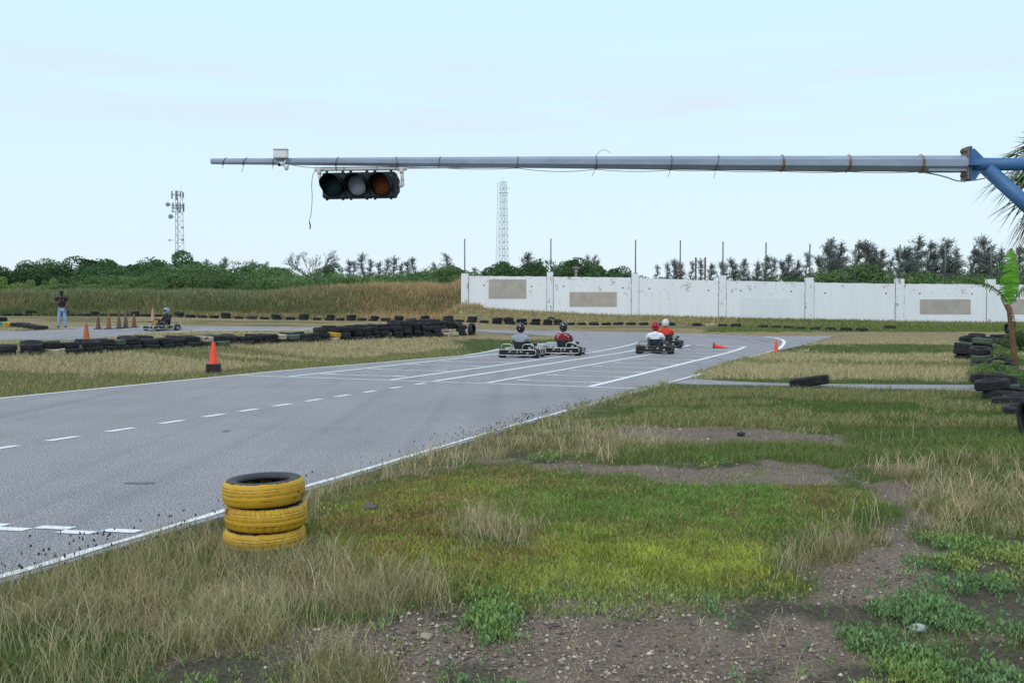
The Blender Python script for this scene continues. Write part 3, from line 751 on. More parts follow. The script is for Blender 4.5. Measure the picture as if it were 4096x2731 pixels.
# ------------------------------------------------------------------ boundary wall and its posts
def wy(X): return 61.5 + (X + 3.45) * (57.9 - 61.5) / 34.5
def wall_pt(px, py):                               # point on the wall plane
    r = ray(px, py); k = (57.9 - 61.5) / 34.5
    t = (61.5 + 3.45 * k) / (r.y - k * r.x); return Vector((0, 0, CAMH)) + r * t
mwall, n, p = newmat("chipped whitewash")
z1 = noise_node(n, 1.5, 7, rough=.7); z2 = noise_node(n, .6, 5, stretch=(1.2, 1, .25)); z3 = noise_node(n, 9, 6, rough=.75)
sx = n.nodes.new("ShaderNodeTexCoord")
c = mixcol(n, maprange(n, z2.outputs[0], .42, .75, 0, .5), (.81, .83, .87), (.72, .735, .76))
chip = n.nodes.new("ShaderNodeMath"); chip.operation = 'MULTIPLY'
sz_ = n.nodes.new("ShaderNodeSeparateXYZ"); n.links.new(sx.outputs["Object"], sz_.inputs[0])
hi_ = n.nodes.new("ShaderNodeMath"); hi_.operation = 'MULTIPLY_ADD'; hi_.inputs[1].default_value = .05; n.links.new(sz_.outputs[2], hi_.inputs[0]); n.links.new(z1.outputs[0], hi_.inputs[2])
n.links.new(maprange(n, hi_.outputs[0], .672, .695), chip.inputs[0]); n.links.new(maprange(n, z3.outputs[0], .46, .54), chip.inputs[1])
zs_ = noise_node(n, 1, 6, stretch=(7, 7, .35), rough=.7); c = mixcol(n, maprange(n, zs_.outputs[0], .52, .8, 0, .5), c, (.70, .69, .67), 'MULTIPLY')
c = mixcol(n, chip.outputs[0], c, (.40, .36, .32))
n.links.new(c, p.inputs["Base Color"]); p.inputs["Roughness"].default_value = .9; p.inputs["Specular IOR Level"].default_value = .2
mpil, n, p = newmat("chipped whitewash on pillars")
z1 = noise_node(n, 3.2, 7, rough=.72, stretch=(1, 1, .6)); z2 = noise_node(n, 1, 4)
c = mixcol(n, maprange(n, z1.outputs[0], .57, .61), (.77, .795, .84), (.34, .32, .30))
n.links.new(c, p.inputs["Base Color"]); p.inputs["Roughness"].default_value = .9
mcem = basic("bare cement render", (.46, .42, .37), (.36, .33, .29), 2.2, .95, lo=.3, hi=.7)
mhole = basic("dark drain hole", (.03, .03, .03), (.06, .06, .06), 8, .9)
mcap = basic("weathered top edge", (.16, .16, .16), (.07, .07, .07), 3, .95)
wall = thing("boundary_wall", "long whitewashed masonry wall with pillars and bare cement patches", "wall", wall_pt(2900, 1265))
W0 = Vector(wall.location)
kx = Vector((34.5, -3.6, 0)).normalized(); nrm = Vector((-kx.y, kx.x, 0)) * -1    # towards the camera
if nrm.y > 0: nrm = -nrm
pill = [(1845, 1873, 1094), (2188, 2212, 1088), (2526.5, 2555, 1093), (2876, 2904, 1102), (3222, 3255, 1111), (3583, 3616, 1115.5), (3948, 3982, 1117), (4325, 4362, 1117)]
tops = [(1103.5, 1106), (1106.7, 1110), (1112, 1122.5), (1123, 1128.5), (1130, 1135), (1135, 1137.5), (1137.5, 1139)]
mcr = basic("crack line", (.10, .09, .09), (.2, .19, .18), 5, .95)
for i in range(7):
    a, b_ = wall_pt(pill[i][1], tops[i][0]), wall_pt(pill[i + 1][0], tops[i][1])
    mb = MB(); steps = 14; T = .22
    vs = []; fs = []
    for s in range(steps + 1):
        q = a.lerp(b_, s / steps); zt = q.z + (random.random() - .5) * .03; zb = float(H(q.x, q.y)) - .4
        vs += [Vector((q.x, q.y, zb)) - W0, Vector((q.x, q.y, zt)) - W0, Vector((q.x, q.y, zt)) - nrm * T - W0, Vector((q.x, q.y, zb)) - nrm * T - W0]
    for s in range(steps):
        o = s * 4
        fs += [(o, o + 4, o + 5, o + 1), (o + 2, o + 6, o + 7, o + 3)]
    mb.add(vs, fs, 0); mb.add(vs, [(s * 4 + 1, s * 4 + 5, s * 4 + 6, s * 4 + 2) for s in range(steps)], 1)
    mb.build("wall_panel", [mwall, mcap], wall)
for x0, x1, yt in pill:
    a, b_ = wall_pt(x0, yt), wall_pt(x1, yt); zb = float(H(a.x, a.y)) - .5
    mb = MB(); f = nrm * .07
    base = [a + f - W0, b_ + f - W0, b_ - nrm * .33 - W0, a - nrm * .33 - W0]
    base = [Vector((q.x + random.uniform(-.01, .01), q.y, zb - W0.z)) for q in base]
    mb.prism(base, (0, 0, a.z - zb))
    mb.build("pillar", mpil, wall)
    for X in (x0 - 1.0, x1 + 1.0):                  # open joint beside the pillar
        q = wall_pt(X, yt + 14); mb = MB(); zb2 = float(H(q.x, q.y))
        pts = [Vector((q.x + random.uniform(-.015, .015), q.y, z)) + nrm * .006 - W0 for z in np.linspace(zb2, q.z, 9)]
        mb.tube(pts, .016, 4); mb.build("crack", mcr, wall)
for x0, y0, x1, y1 in [(1955, 1117.4, 2105, 1193.8), (2278.6, 1168, 2467, 1226), (3680, 1197, 3882, 1256), (4040, 1197, 4235, 1256)]:
    q = [wall_pt(x0, y1), wall_pt(x1, y1), wall_pt(x1, y0), wall_pt(x0, y0)]
    mb = MB(); mb.prism([v + nrm * .002 - W0 for v in q], nrm * .022); mb.build("cement_patch", mcem, wall)
mb = MB(); q0 = [wall_pt(*v) for v in ((2963, 1262), (3160, 1262), (3160, 1192), (2963, 1192))]
mb.prism([v - W0 + nrm * .001 for v in q0], nrm * .01); mb.build("painted_over_patch", basic("overpainted patch", (.765, .785, .82), (.72, .74, .77), 3, .9), wall)
for px, py in [(1935, 1142), (2126, 1146), (2254, 1145), (2491, 1152), (2597, 1155), (2834, 1162), (2963, 1163), (3165, 1166), (3300, 1172), (3544, 1174), (3679, 1174), (3888, 1175)]:
    q = wall_pt(px, py) - W0; mb = MB()
    M = Matrix.Rotation(math.atan2(nrm.y, nrm.x), 4, 'Z') @ Matrix.Rotation(math.pi / 2, 4, 'Y')
    mb.lathe([(0.001, .003), (.05, .004), (.062, .0)], 9, M=Matrix.Translation(q) @ M, rad=lambda r, z, j, i: r * (.7 + .5 * ((j * 37) % 7) / 7)); mb.build("drain_hole", mhole, wall)
mpost = basic("grey green painted steel", (.15, .18, .18), (.09, .11, .11), 4, .6)
mred = basic("red oxide paint", (.28, .05, .05), (.18, .05, .04), 4, .7)
PL = [(1858, 955, 1094, "on the leftmost pillar"), (2203, 954, 1088, "on the second pillar from the left"), (2542, 959, 1093, "on the third pillar from the left"), (2721, 961, 1116, "with a red foot on the wall between third and fourth pillars"),
      (2892, 966, 1102, "on the fourth pillar from the left"), (3064, 970, 1126, "on the wall midway between fourth and fifth pillars"), (3240, 975, 1111, "on the fifth pillar from the left"), (3422, 977, 1132, "in front of the dense tree clump between fifth and sixth pillars"),
      (3601, 978, 1115, "on the sixth pillar from the left"), (3783, 978, 1136, "over the right cement patch"), (3966, 980, 1117, "on the pillar behind the banana plant")]
for px, yt, yb, wh in PL:
    a = wall_pt(px, yb) - nrm * .12; tz = wall_pt(px, yt).z
    o = thing("fence_post", "thin steel post " + wh, "post", a, 0, "steel posts standing along the white wall")
    mb = MB(); mb.tube([(0, 0, -.1), (0, 0, tz - a.z)], .045, 6); mb.build("shaft", mpost, o)
    mb = MB(); mb.box((0, 0, .02), (.22, .22, .05)); mb.build("base_plate", mpost, o)
    if "red" in wh: mb = MB(); mb.tube([(0, 0, .05), (0, 0, .75)], .06, 6); mb.build("painted_foot", mred, o)
mrust = basic("rusty steel", (.20, .11, .07), (.10, .07, .055), 5, .85)
mwood = basic("grey weathered timber", (.30, .29, .28), (.20, .19, .19), 4, .9)
ra = wall_pt(2790, 1119) - nrm * 1.2; rb_ = wall_pt(2828, 1119) - nrm * 1.2
fr = thing("steel_frame", "rusty H shaped steel frame rising behind the white wall", "frame", ra)
for q, nm in ((ra, "upright"), (rb_, "upright")):
    mb = MB(); h = at(2790, 1030, ra.y).z; mb.box((q.x - ra.x, q.y - ra.y, (h - ra.z) / 2 - .4), (.10, .10, h - ra.z + .8)); mb.build("upright", mrust, fr)
mb = MB(); z = at(2790, 1070, ra.y).z - ra.z; mb.tube([(0, 0, z), (rb_.x - ra.x, rb_.y - ra.y, z)], .03, 6); mb.build("crossbar", mrust, fr)
for px, yt, yb, w, lab, k in [(2304, 1066, 1106, 30, "grey timber utility pole with two crossarms behind the wall", 2), (2401, 1083, 1108, 22, "smaller utility pole with one crossarm right of the double armed one", 1), (2511, 1088, 1109, 20, "farthest small utility pole just left of the third wall pillar", 1)]:
    Y = 78.0 if k == 2 else (95.0 if px < 2450 else 110.0)
    b0 = at(px, yb, Y); t0 = at(px, yt, Y); g0 = float(H(b0.x, b0.y))
    o = thing("utility_pole", lab, "utility pole", (b0.x, b0.y, g0))
    mb = MB(); mb.tube([(0, 0, -.3), (0, 0, t0.z - g0)], [.14, .11], 8); mb.build("pole", mwood, o)
    for j in range(k):
        ww = w / F * Y * (1 if j == 0 else .55); zz = at(px, yt + 5 + 15 * j, Y).z - g0
        mb = MB(); mb.box((0, -.13, zz), (ww, .1, .12)); mb.build("crossarm", mwood, o)

# ------------------------------------------------------------------ tyres
mtyre, n, p = newmat("dusty black rubber")
z1 = noise_node(n, 7, 5); oi = n.nodes.new("ShaderNodeObjectInfo")
ca_ = mixcol(n, oi.outputs["Random"], (.012, .013, .016), (.028, .029, .033))
c = mixcol(n, maprange(n, z1.outputs[0], .5, .8, 0, .45), ca_, (.085, .082, .08))
n.links.new(c, p.inputs["Base Color"]); p.inputs["Roughness"].default_value = .75; p.inputs["Specular IOR Level"].default_value = .35
def painted(name, col, amt=.5):
    m, n, p = newmat(name)
    z1 = noise_node(n, 5, 6, rough=.7); f = maprange(n, z1.outputs[0], amt - .04, amt + .04)
    z2 = noise_node(n, 11, 4); c0 = mixcol(n, maprange(n, z2.outputs[0], .4, .7, 0, .5), col, tuple(x * .55 for x in col))
    n.links.new(mixcol(n, f, c0, (.035, .035, .037)), p.inputs["Base Color"]); p.inputs["Roughness"].default_value = .75
    return m
PGREEN = painted("flaking dull green paint", (.085, .125, .085), .60); PCREAM = painted("flaking cream paint", (.50, .44, .31), .60); PYEL = painted("flaking yellow paint", (.52, .34, .03), .62); PTEAL = painted("teal paint", (.09, .30, .22), .66)
def tyre_mesh(Rr, wd, n=40, blocks=False, GR=.972):
    w = wd / 2
    prof = [(Rr * .62, -w * .62), (Rr * .66, -w * .85), (Rr * .76, -w * 1.0), (Rr * .87, -w * .98), (Rr * .95, -w * .84), (Rr * .985, -w * .62), (Rr * .995, -w * .42), (Rr * GR, -w * .40), (Rr * GR, -w * .34), (Rr, -w * .32), (Rr, -w * .06), (Rr * GR, -w * .04), (Rr * GR, w * .04), (Rr, w * .06), (Rr, w * .32), (Rr * GR, w * .34), (Rr * GR, w * .40), (Rr * .995, w * .42), (Rr * .985, w * .62), (Rr * .95, w * .84), (Rr * .87, w * .98), (Rr * .76, w), (Rr * .66, w * .85), (Rr * .62, w * .62), (Rr * .645, w * .5), (Rr * .90, w * .45), (Rr * .90, -w * .45), (Rr * .645, -w * .5)]
    prof = [(r, z + w) for r, z in prof]
    mb = MB()
    def rad(r, z, j, i):
        if blocks and i in (4, 5, 6, 17, 18, 19) and j % 4 == 0: return r - .007
        return r
    mb.lathe(prof, n, closed=True, rad=rad)
    return mb
TY = []
for Rr, wd in ((.29, .18), (.31, .20), (.27, .165)):
    o = tyre_mesh(Rr, wd, 28).build("tyre", mtyre); TY.append((o.data, wd)); bpy.data.objects.remove(o)
def tyre(loc, label, group, mat=None, kind=None, tilt=0.0, rz=None, upright=False, sc=1.0, dist=None):
    me, wd = TY[random.randrange(3) if kind is None else kind]
    o = bpy.data.objects.new("tyre", me); COL.objects.link(o); tag(o, label, "tyre", group)
    o.location = loc; a = random.random() * 6.28 if rz is None else rz
    if upright: o.rotation_euler = (math.pi / 2, 0, a)
    else: o.rotation_euler = (tilt * math.cos(a * 3), tilt * math.sin(a * 3), a)
    o.scale = (sc, sc, sc)
    if mat:
        o.material_slots[0].link = 'OBJECT'; o.material_slots[0].material = mat
    return wd * sc
def poly_at(pts, s):
    for a, b_ in zip(pts, pts[1:]):
        L = (b_ - a).length
        if s <= L: return a.lerp(b_, s / L)
        s -= L
    return pts[-1]
def plen(pts): return sum((b_ - a).length for a, b_ in zip(pts, pts[1:]))
# left barrier beside the start grid
LB = [Vector((*gnd(px, py)[:2], 0)) for px, py in [(-70, 1424), (150, 1420), (320, 1413), (560, 1396), (900, 1380), (1150, 1371), (1300, 1363), (1480, 1354), (1690, 1347), (1855, 1340)]]
total = plen(LB); PIL = total * .62
G1 = "tyres stacked in the long left barrier"
s = 0; cnt = 0; seq = []
while s < total:
    seq.append(s); s += .60 + random.uniform(-.03, .06)
nb = len(seq); print("left barrier columns", nb, "length", total)
laycount = {}
for i, s in enumerate(seq):
    q = poly_at(LB, s); q2 = poly_at(LB, min(total, s + .3)); d = (q2 - q).normalized() if (q2 - q).length > 1e-4 else Vector((1, 0, 0)); nn = Vector((-d.y, d.x, 0))
    pile = s > PIL
    f = max(0, (s - PIL) / (total - PIL))
    L = 2 if not pile else (3 if f < .45 else 4)
    if pile and i == nb - 1: L = 3
    off = random.uniform(-.08, .08); z = float(H(q.x, q.y)) - (.03 if not pile else .03)
    for l in range(L):
        jit = Vector((random.uniform(-.06, .06), random.uniform(-.06, .06), 0))
        pos = q + nn * (off + (.06 * l)) + jit; mat = None
        r_ = random.random()
        tintp = f if pile else 0
        if not pile and r_ < .20: mat = PGREEN
        if i in (3,) and l == 0 or i in (13,) and l == 1: mat = PCREAM
        if i == int(nb * .50) and l == 1: mat = PCREAM
        if i == int(nb * .635) and l == 1: mat = PYEL
        if i == int(nb * .65) and l == 0: mat = PCREAM
        if i in (nb - 3, nb - 2) and l in (0, 1): mat = PCREAM
        lay = ["bottom", "second", "third", "fourth"][l]
        colr = {None: "worn black", PGREEN: "dull green painted", PCREAM: "flaking cream painted", PYEL: "yellow painted"}[mat]
        lab = f"{colr} tyre, {lay} layer of left barrier, {nth(i + 1)} stack from its left end"
        hh = tyre((pos.x, pos.y, z), lab, G1, mat, tilt=.05 + .06 * pile)
        z += hh * .97
    # second row behind, only its top shows
    if (not pile and i % 3 != 1) or pile:
        pos = q + nn * (.52 + random.uniform(-.05, .08)) + d * .28
        LL = ([L - 1] if not pile else list(range(max(1, L - 2), L)))
        for l in LL:
            zz = float(H(pos.x, pos.y)) + .175 * l - .04 + random.uniform(0, .05)
            if not pile: zz -= .0
            lab = f"black tyre behind the left barrier's {nth(i + 1)} stack from the left, {['bottom','second','third','top'][l]} layer"
            if not pile:
                for l0 in range(L): 
                    if l0 < L - 1: continue
            tyre((pos.x, pos.y, zz), lab, G1, PGREEN if random.random() < .08 else None, tilt=.07)
q = poly_at(LB, total * .635) + Vector((-.15, .5, 0)); tyre((q.x, q.y, float(H(q.x, q.y)) + .37), "lone black tyre lying on top of the left barrier above the yellow painted tyre", G1, tilt=.03)
q = poly_at(LB, total - .1) + Vector((.35, .35, 0)); tyre((q.x, q.y, float(H(q.x, q.y)) + .27), "black tyre standing upright at the right end of the left barrier", G1, upright=True, rz=1.2)
# far row under the bank and the wall
FR = [Vector((*gnd(px, py)[:2], 0)) for px, py in [(-20, 1263), (200, 1263), (420, 1265), (700, 1269), (900, 1274), (1100, 1278), (1300, 1281), (1500, 1284), (1700, 1286), (1860, 1289), (2000, 1296), (2150, 1299), (2330, 1300), (2500, 1300), (2650, 1302), (2780, 1303), (2960, 1308), (3100, 1312), (3200, 1318), (3330, 1322), (3470, 1326)]]
tl = plen(FR); s = 0; i = 0
G2 = "tyres lining the far edge of the track"
print("far row length", tl)
while s < tl:
    q = poly_at(FR, s); px = (proj(q.x, q.y, float(H(q.x, q.y)))[0]) / 2352 * 4096
    i += 1; step = .78 if px < 1100 else (.84 if px < 2300 else .80)
    z0 = float(H(q.x, q.y)); sink = .02
    skip = (2720 < px < 2755) or (2965 < px < 3005) or (3165 < px < 3195)
    if not skip:
        mat = None
        if 3000 <= px < 3040: mat = PTEAL
        if 2805 < px < 2840: mat = PCREAM
        if 700 < px < 745: mat = PGREEN
        colr = {None: "black", PTEAL: "bright teal", PCREAM: "cream painted", PGREEN: "pale green"}[mat]
        wh = tyre((q.x, q.y, z0 - sink), f"{colr} tyre in the far edge row, {nth(i)} place counted from the picture's left", G2, mat, tilt=.10)
        if (1080 < px < 2240 and (i % 2 == 0 or 1980 < px)) or (px < 1080 and i % 4 == 0):
            tyre((q.x + random.uniform(-.1, .1), q.y + random.uniform(-.08, .08), z0 - sink + wh * .97), f"black tyre lying on top of the {nth(i)} tyre of the far edge row", G2, None, tilt=.12)
    s += step
q = gnd(2205, 1292); tyre((q.x, q.y + .25, q.z + .10), "black tyre leaning upright behind the far row below the second pillar", G2, upright=True, rz=.1)
# pieces at far left
G3 = "tyres on the grass island at far left"
for k_, (px, py, m_, lab, dz) in enumerate([(8, 1301, PTEAL, "teal painted tyre at the picture's left edge", 0), (2, 1299, None, "black tyre standing on the teal tyre at the left edge", .2), (40, 1304, PYEL, "bright yellow tyre in the short row at far left", 0), (70, 1305, None, "grey black tyre right of the yellow one at far left", 0), (96, 1308, None, "low black tyre in the middle of the short far left row", 0), (120, 1312, None, "black tyre nearly sunk in grass in the short far left row", 0), (142, 1316, None, "black tyre one from the right end of the short far left row", 0), (163, 1318, None, "black tyre at the right end of the short far left row", 0)]):
    q = gnd(px, py); tyre((q.x, q.y, q.z + dz - .02), lab, G3, m_, kind=1, tilt=.06, sc=1.05)
# right barrier running away along the palms
G4 = "old tyres of the broken right barrier"
RB = [(3858, 1437), (3885, 1430), (3925, 1445), (3900, 1412), (3940, 1405), (3872, 1405), (3965, 1470), (3925, 1465), (3990, 1487), (4005, 1510), (4035, 1528), (4060, 1545), (3985, 1540), (4020, 1570), (4055, 1590), (4085, 1570), (3968, 1562), (4000, 1595), (4080, 1625), (4045, 1625), (4090, 1515), (4050, 1500), (4100, 1660)]
WORD = ["front left corner", "second from the left front", "middle of the pile front", "behind the left front corner", "middle of the back", "left back edge", "just right of the pile", "under the pile's right front", "first step down towards the camera", "second step down towards the camera", "by the banana plant's foot", "right beside the banana plant", "left outer side below the pile", "outer side beside the path end", "second outer place beside the path", "inner side nearest the right edge", "touching the grey path's end", "just this side of the path", "near the right edge this side of the path", "left of the upright tyre", "inner side behind the banana plant", "inner side under the palm", "behind the upright tyre"]
for i, (px, py) in enumerate(RB):
    q = gnd(px, py); mat = PGREEN if i in (2, 7, 9, 13) else None
    wh = tyre((q.x, q.y, q.z - .03), f"{'dull green painted' if mat else 'old black'} tyre of the right barrier, {WORD[i]}", G4, mat, kind=1, tilt=.12)
    lay = {0: 2, 1: 3, 2: 3, 3: 3, 4: 2, 5: 2, 6: 0, 7: 2, 8: 1, 9: 1, 13: 1, 16: 1, 19: 0, 17: 1}.get(i, 0); z = q.z - .03 + wh * .97
    for l in range(lay):
        m2 = PGREEN if (i, l) in ((1, 1), (2, 2), (7, 0)) else None
        z += tyre((q.x + random.uniform(-.1, .1), q.y + random.uniform(-.1, .1), z), f"{'dull green' if m2 else 'old black'} tyre, layer {['two','three','four','five'][l]} of the right barrier stack, {WORD[i]}", G4, m2, kind=1, tilt=.12) * .97
for j, px in enumerate(range(3985, 4110, 24)):
    q = gnd(px, 1352); tyre((q.x, q.y, q.z - .02), f"small looking black tyre in the row behind the banana plant, {nth(j + 1)} from its left end", G4, None, kind=0, tilt=.1)
q = gnd(4028, 1352); tyre((q.x, q.y + .1, q.z + .47), "black tyre standing upright on the row behind the banana plant", G4, upright=True, rz=1.5)
q = gnd(4092, 1740); tyre((q.x, q.y, q.z + .24), "large black tyre standing upright at the picture's right edge", G4, upright=True, rz=math.pi / 2 - .15, kind=2)
o = tyre_mesh(.42, .21, 64).build("tyre", mtyre); g = gnd(3240, 1551); o.location = (g.x, g.y, g.z + .03); o.rotation_euler = (R(-7), R(-8), 0)
tag(o, "big black tyre lying flat alone on the lawn beside the grey path", "tyre")
q = gnd(3560, 1316); tyre((q.x, q.y, q.z - .01), "single black tyre lying apart on the far straw grass right of the row", G2, kind=1, tilt=.05)
# yellow stack in front
myel, n, p = newmat("chipped yellow paint on rubber")
t = n.nodes.new("ShaderNodeTexCoord"); sep_ = n.nodes.new("ShaderNodeSeparateXYZ"); n.links.new(t.outputs["Object"], sep_.inputs[0])
ln = n.nodes.new("ShaderNodeVectorMath"); ln.operation = 'LENGTH'; cmb = n.nodes.new("ShaderNodeCombineXYZ")
n.links.new(sep_.outputs[0], cmb.inputs[0]); n.links.new(sep_.outputs[1], cmb.inputs[1]); n.links.new(cmb.outputs[0], ln.inputs[0])
zr = noise_node(n, 26, 6, rough=.7); zb_ = noise_node(n, 5.5, 7, rough=.72); zc = noise_node(n, 40, 4); zd = noise_node(n, 3, 4)
ad = n.nodes.new("ShaderNodeMath"); ad.operation = 'MULTIPLY_ADD'; ad.inputs[1].default_value = .035; n.links.new(zr.outputs[0], ad.inputs[0]); n.links.new(ln.outputs["Value"], ad.inputs[2])
f1 = maprange(n, ad.outputs[0], .2715, .2735)
f2 = maprange(n, zb_.outputs[0], .625, .645, 1, 0)
mm = n.nodes.new("ShaderNodeMath"); mm.operation = 'MULTIPLY'; n.links.new(f1, mm.inputs[0]); n.links.new(f2, mm.inputs[1])
cy = mixcol(n, maprange(n, zd.outputs[0], .35, .7), (.60, .36, .018), (.50, .26, .010)); cy = mixcol(n, maprange(n, zc.outputs[0], .5, .75, 0, .45), cy, (.30, .17, .02))
def near_line(zv, wd):
    a1 = n.nodes.new("ShaderNodeMath"); a1.operation = 'SUBTRACT'; a1.inputs[1].default_value = zv; n.links.new(sep_.outputs[2], a1.inputs[0])
    a2 = n.nodes.new("ShaderNodeMath"); a2.operation = 'ABSOLUTE'; n.links.new(a1.outputs[0], a2.inputs[0]); return maprange(n, a2.outputs[0], wd * .5, wd, 1, 0)
zq_ = noise_node(n, 17, 5)
for zv in (.083, .053, .113, .132):
    q_ = n.nodes.new("ShaderNodeMath"); q_.operation = 'MULTIPLY'; n.links.new(near_line(zv, .0028), q_.inputs[0]); n.links.new(maprange(n, zq_.outputs[0], .40, .56), q_.inputs[1]); cy = mixcol(n, q_.outputs[0], cy, (.11, .06, .012))
cyb = cy
n.links.new(mixcol(n, mm.outputs[0], (.032, .034, .04), cy), p.inputs["Base Color"]); p.inputs["Roughness"].default_value = .62
bp = n.nodes.new("ShaderNodeBump"); bp.inputs["Strength"].default_value = .4; bp.inputs["Distance"].default_value = .004; n.links.new(zc.outputs[0], bp.inputs["Height"]); n.links.new(bp.outputs[0], p.inputs["Normal"])
myel2 = myel.copy(); myel2.name = "cracked yellow paint on blocky tread"
n = myel2.node_tree; p = [q for q in n.nodes if q.type == 'BSDF_PRINCIPLED'][0]
src = p.inputs["Base Color"].links[0].from_socket; tt = n.nodes.new("ShaderNodeTexCoord"); s3 = n.nodes.new("ShaderNodeSeparateXYZ"); n.links.new(tt.outputs["Object"], s3.inputs[0])
an = n.nodes.new("ShaderNodeMath"); an.operation = 'ARCTAN2'; n.links.new(s3.outputs[1], an.inputs[0]); n.links.new(s3.outputs[0], an.inputs[1])
sk = n.nodes.new("ShaderNodeMath"); sk.operation = 'MULTIPLY_ADD'; sk.inputs[1].default_value = 1.1; n.links.new(s3.outputs[2], sk.inputs[0]); n.links.new(an.outputs[0], sk.inputs[2])
ml = n.nodes.new("ShaderNodeMath"); ml.operation = 'MULTIPLY'; ml.inputs[1].default_value = 52 / 6.2832; n.links.new(sk.outputs[0], ml.inputs[0]); fr_ = n.nodes.new("ShaderNodeMath"); fr_.operation = 'FRACT'; n.links.new(ml.outputs[0], fr_.inputs[0])
zz_ = noise_node(n, 14, 5); m1 = maprange(n, fr_.outputs[0], .06, .10, 1, 0); m2 = maprange(n, s3.outputs[2], .108, .116); m3 = maprange(n, zz_.outputs[0], .36, .50)
x1 = n.nodes.new("ShaderNodeMath"); x1.operation = 'MULTIPLY'; n.links.new(m1, x1.inputs[0]); n.links.new(m2, x1.inputs[1]); x2 = n.nodes.new("ShaderNodeMath"); x2.operation = 'MULTIPLY'; n.links.new(x1.outputs[0], x2.inputs[0]); n.links.new(m3, x2.inputs[1])
n.links.new(mixcol(n, x2.outputs[0], src, (.04, .03, .02)), p.inputs["Base Color"])
g = gnd(1060, 2205)
for l, (lab, bl) in enumerate([("bottom yellow painted tyre of the roadside stack, half sunk in dry grass", True), ("middle yellow painted tyre of the roadside stack with blocky shoulder tread", True), ("top yellow painted tyre of the roadside stack with black inner rim", False)]):
    o = tyre_mesh(.283, .169, 128, bl, .997).build("tyre", myel2 if l == 1 else myel)
    o.location = (g.x + (.0, .012, .002)[l], g.y + (0, .0, -.01)[l], g.z + (.008, .180, .349)[l]); o.rotation_euler = ((0, .005, -.01)[l], (.0, -.012, -.02)[l], (1, 2.2, .3)[l])
    tag(o, lab, "tyre", "yellow tyres stacked by the roadside")

# ------------------------------------------------------------------ cones
mcone = basic("fluorescent orange plastic", (.90, .075, .03), (.80, .06, .03), 3, .5); mbase = basic("black rubber base", (.02, .02, .022), (.035, .035, .035), 6, .7)
mrc = basic("faded orange plastic", (.50, .14, .05), (.36, .11, .06), 9, .8)
def rusty(name, col): return basic(name, col, (.10, .075, .06), 14, .9, lo=.42, hi=.6)
MR = [rusty("grimy orange plastic", (.20, .10, .075)), rusty("grimy orange plastic two", (.34, .14, .08)), rusty("grimy brown plastic", (.13, .10, .075)), rusty("grimy brown plastic two", (.18, .12, .08)), rusty("grimy maroon plastic", (.26, .10, .07))]
mpe = basic("faded peach plastic", (.55, .30, .20), (.45, .25, .17), 6, .8)
def cone(loc, h, label, m, stack=0, rz=.2, mb_=None):
    o = thing("traffic_cone", label, "traffic cone", loc, rz, "traffic cones")
    k = h / .71; z0 = .034 * stack * k
    mb = MB(); mb.lathe([(.125 * k, .03 * k + z0), (.12 * k, .05 * k + z0), (.05 * k, .60 * k + z0), (.033 * k, .705 * k + z0), (.026 * k, .71 * k + z0), (.022 * k, .68 * k + z0)], 24); mb.build("cone_body", m, o)
    mb = MB(); mb.box((0, 0, .018 * k + z0), (.37 * k, .37 * k, .036 * k), bev=.008); mb.build("cone_base", mb_ or mbase, o)
    return o
g = gnd(855, 1494); K = .9
for s in range(6):                                    # stacked cones: only the lower bases show
    o = thing("traffic_cone", f"cone nested in the roadside stack, its black base {nth(s + 1)} from the ground", "traffic cone", (g.x, g.y, g.z + s * .044), .1 + .03 * s, "cones nested in one stack")
    mb = MB(); mb.box((0, 0, .02), (.36, .36, .036), bev=.008); mb.build("cone_base", mbase, o)
    mb = MB(); mb.lathe([(.122, .037), (.118, .05)] if s < 5 else [(.122, .037), (.118, .05), (.05, .55), (.042, .60), (.034, .612), (.03, .58)], 28); mb.build("cone_body", mcone, o)
    if s == 5: o["label"] = "bright orange cone showing full height on top of the nested roadside stack"
g = gtop(3105, 1410); cone(g, .52, "bright orange cone standing on the track edge at the corner", mcone)
o = cone(gtop(2852, 1395) + Vector((0, 0, .095)), .60, "bright orange cone lying on its side on the start grid", mcone); o.rotation_euler = (R(2), R(90 + 9), R(-8))
for (px, py, h, lab), m in zip([(393, 1318, .66, "grimy dark cone at the left end of the row of five"), (435, 1318, .70, "grimy cone with orange lower half, second from left in the row of five"), (476, 1316.5, .69, "grimy brown cone in the middle of the row of five"), (503, 1314, .72, "tall mud spattered cone, second from right in the row of five"), (537, 1312, .66, "ragged topped maroon cone at the right end of the row of five")], MR):
    cone(gtop(px, py), h, lab, m)
q = gnd(346, 1369); cone(q + Vector((0, 0, .0)), .74, "faded orange cone standing just behind the left tyre barrier", mrc)
cone(gnd(611, 1287), .72, "pale peach cone standing on the grass behind the lone kart", mpe)
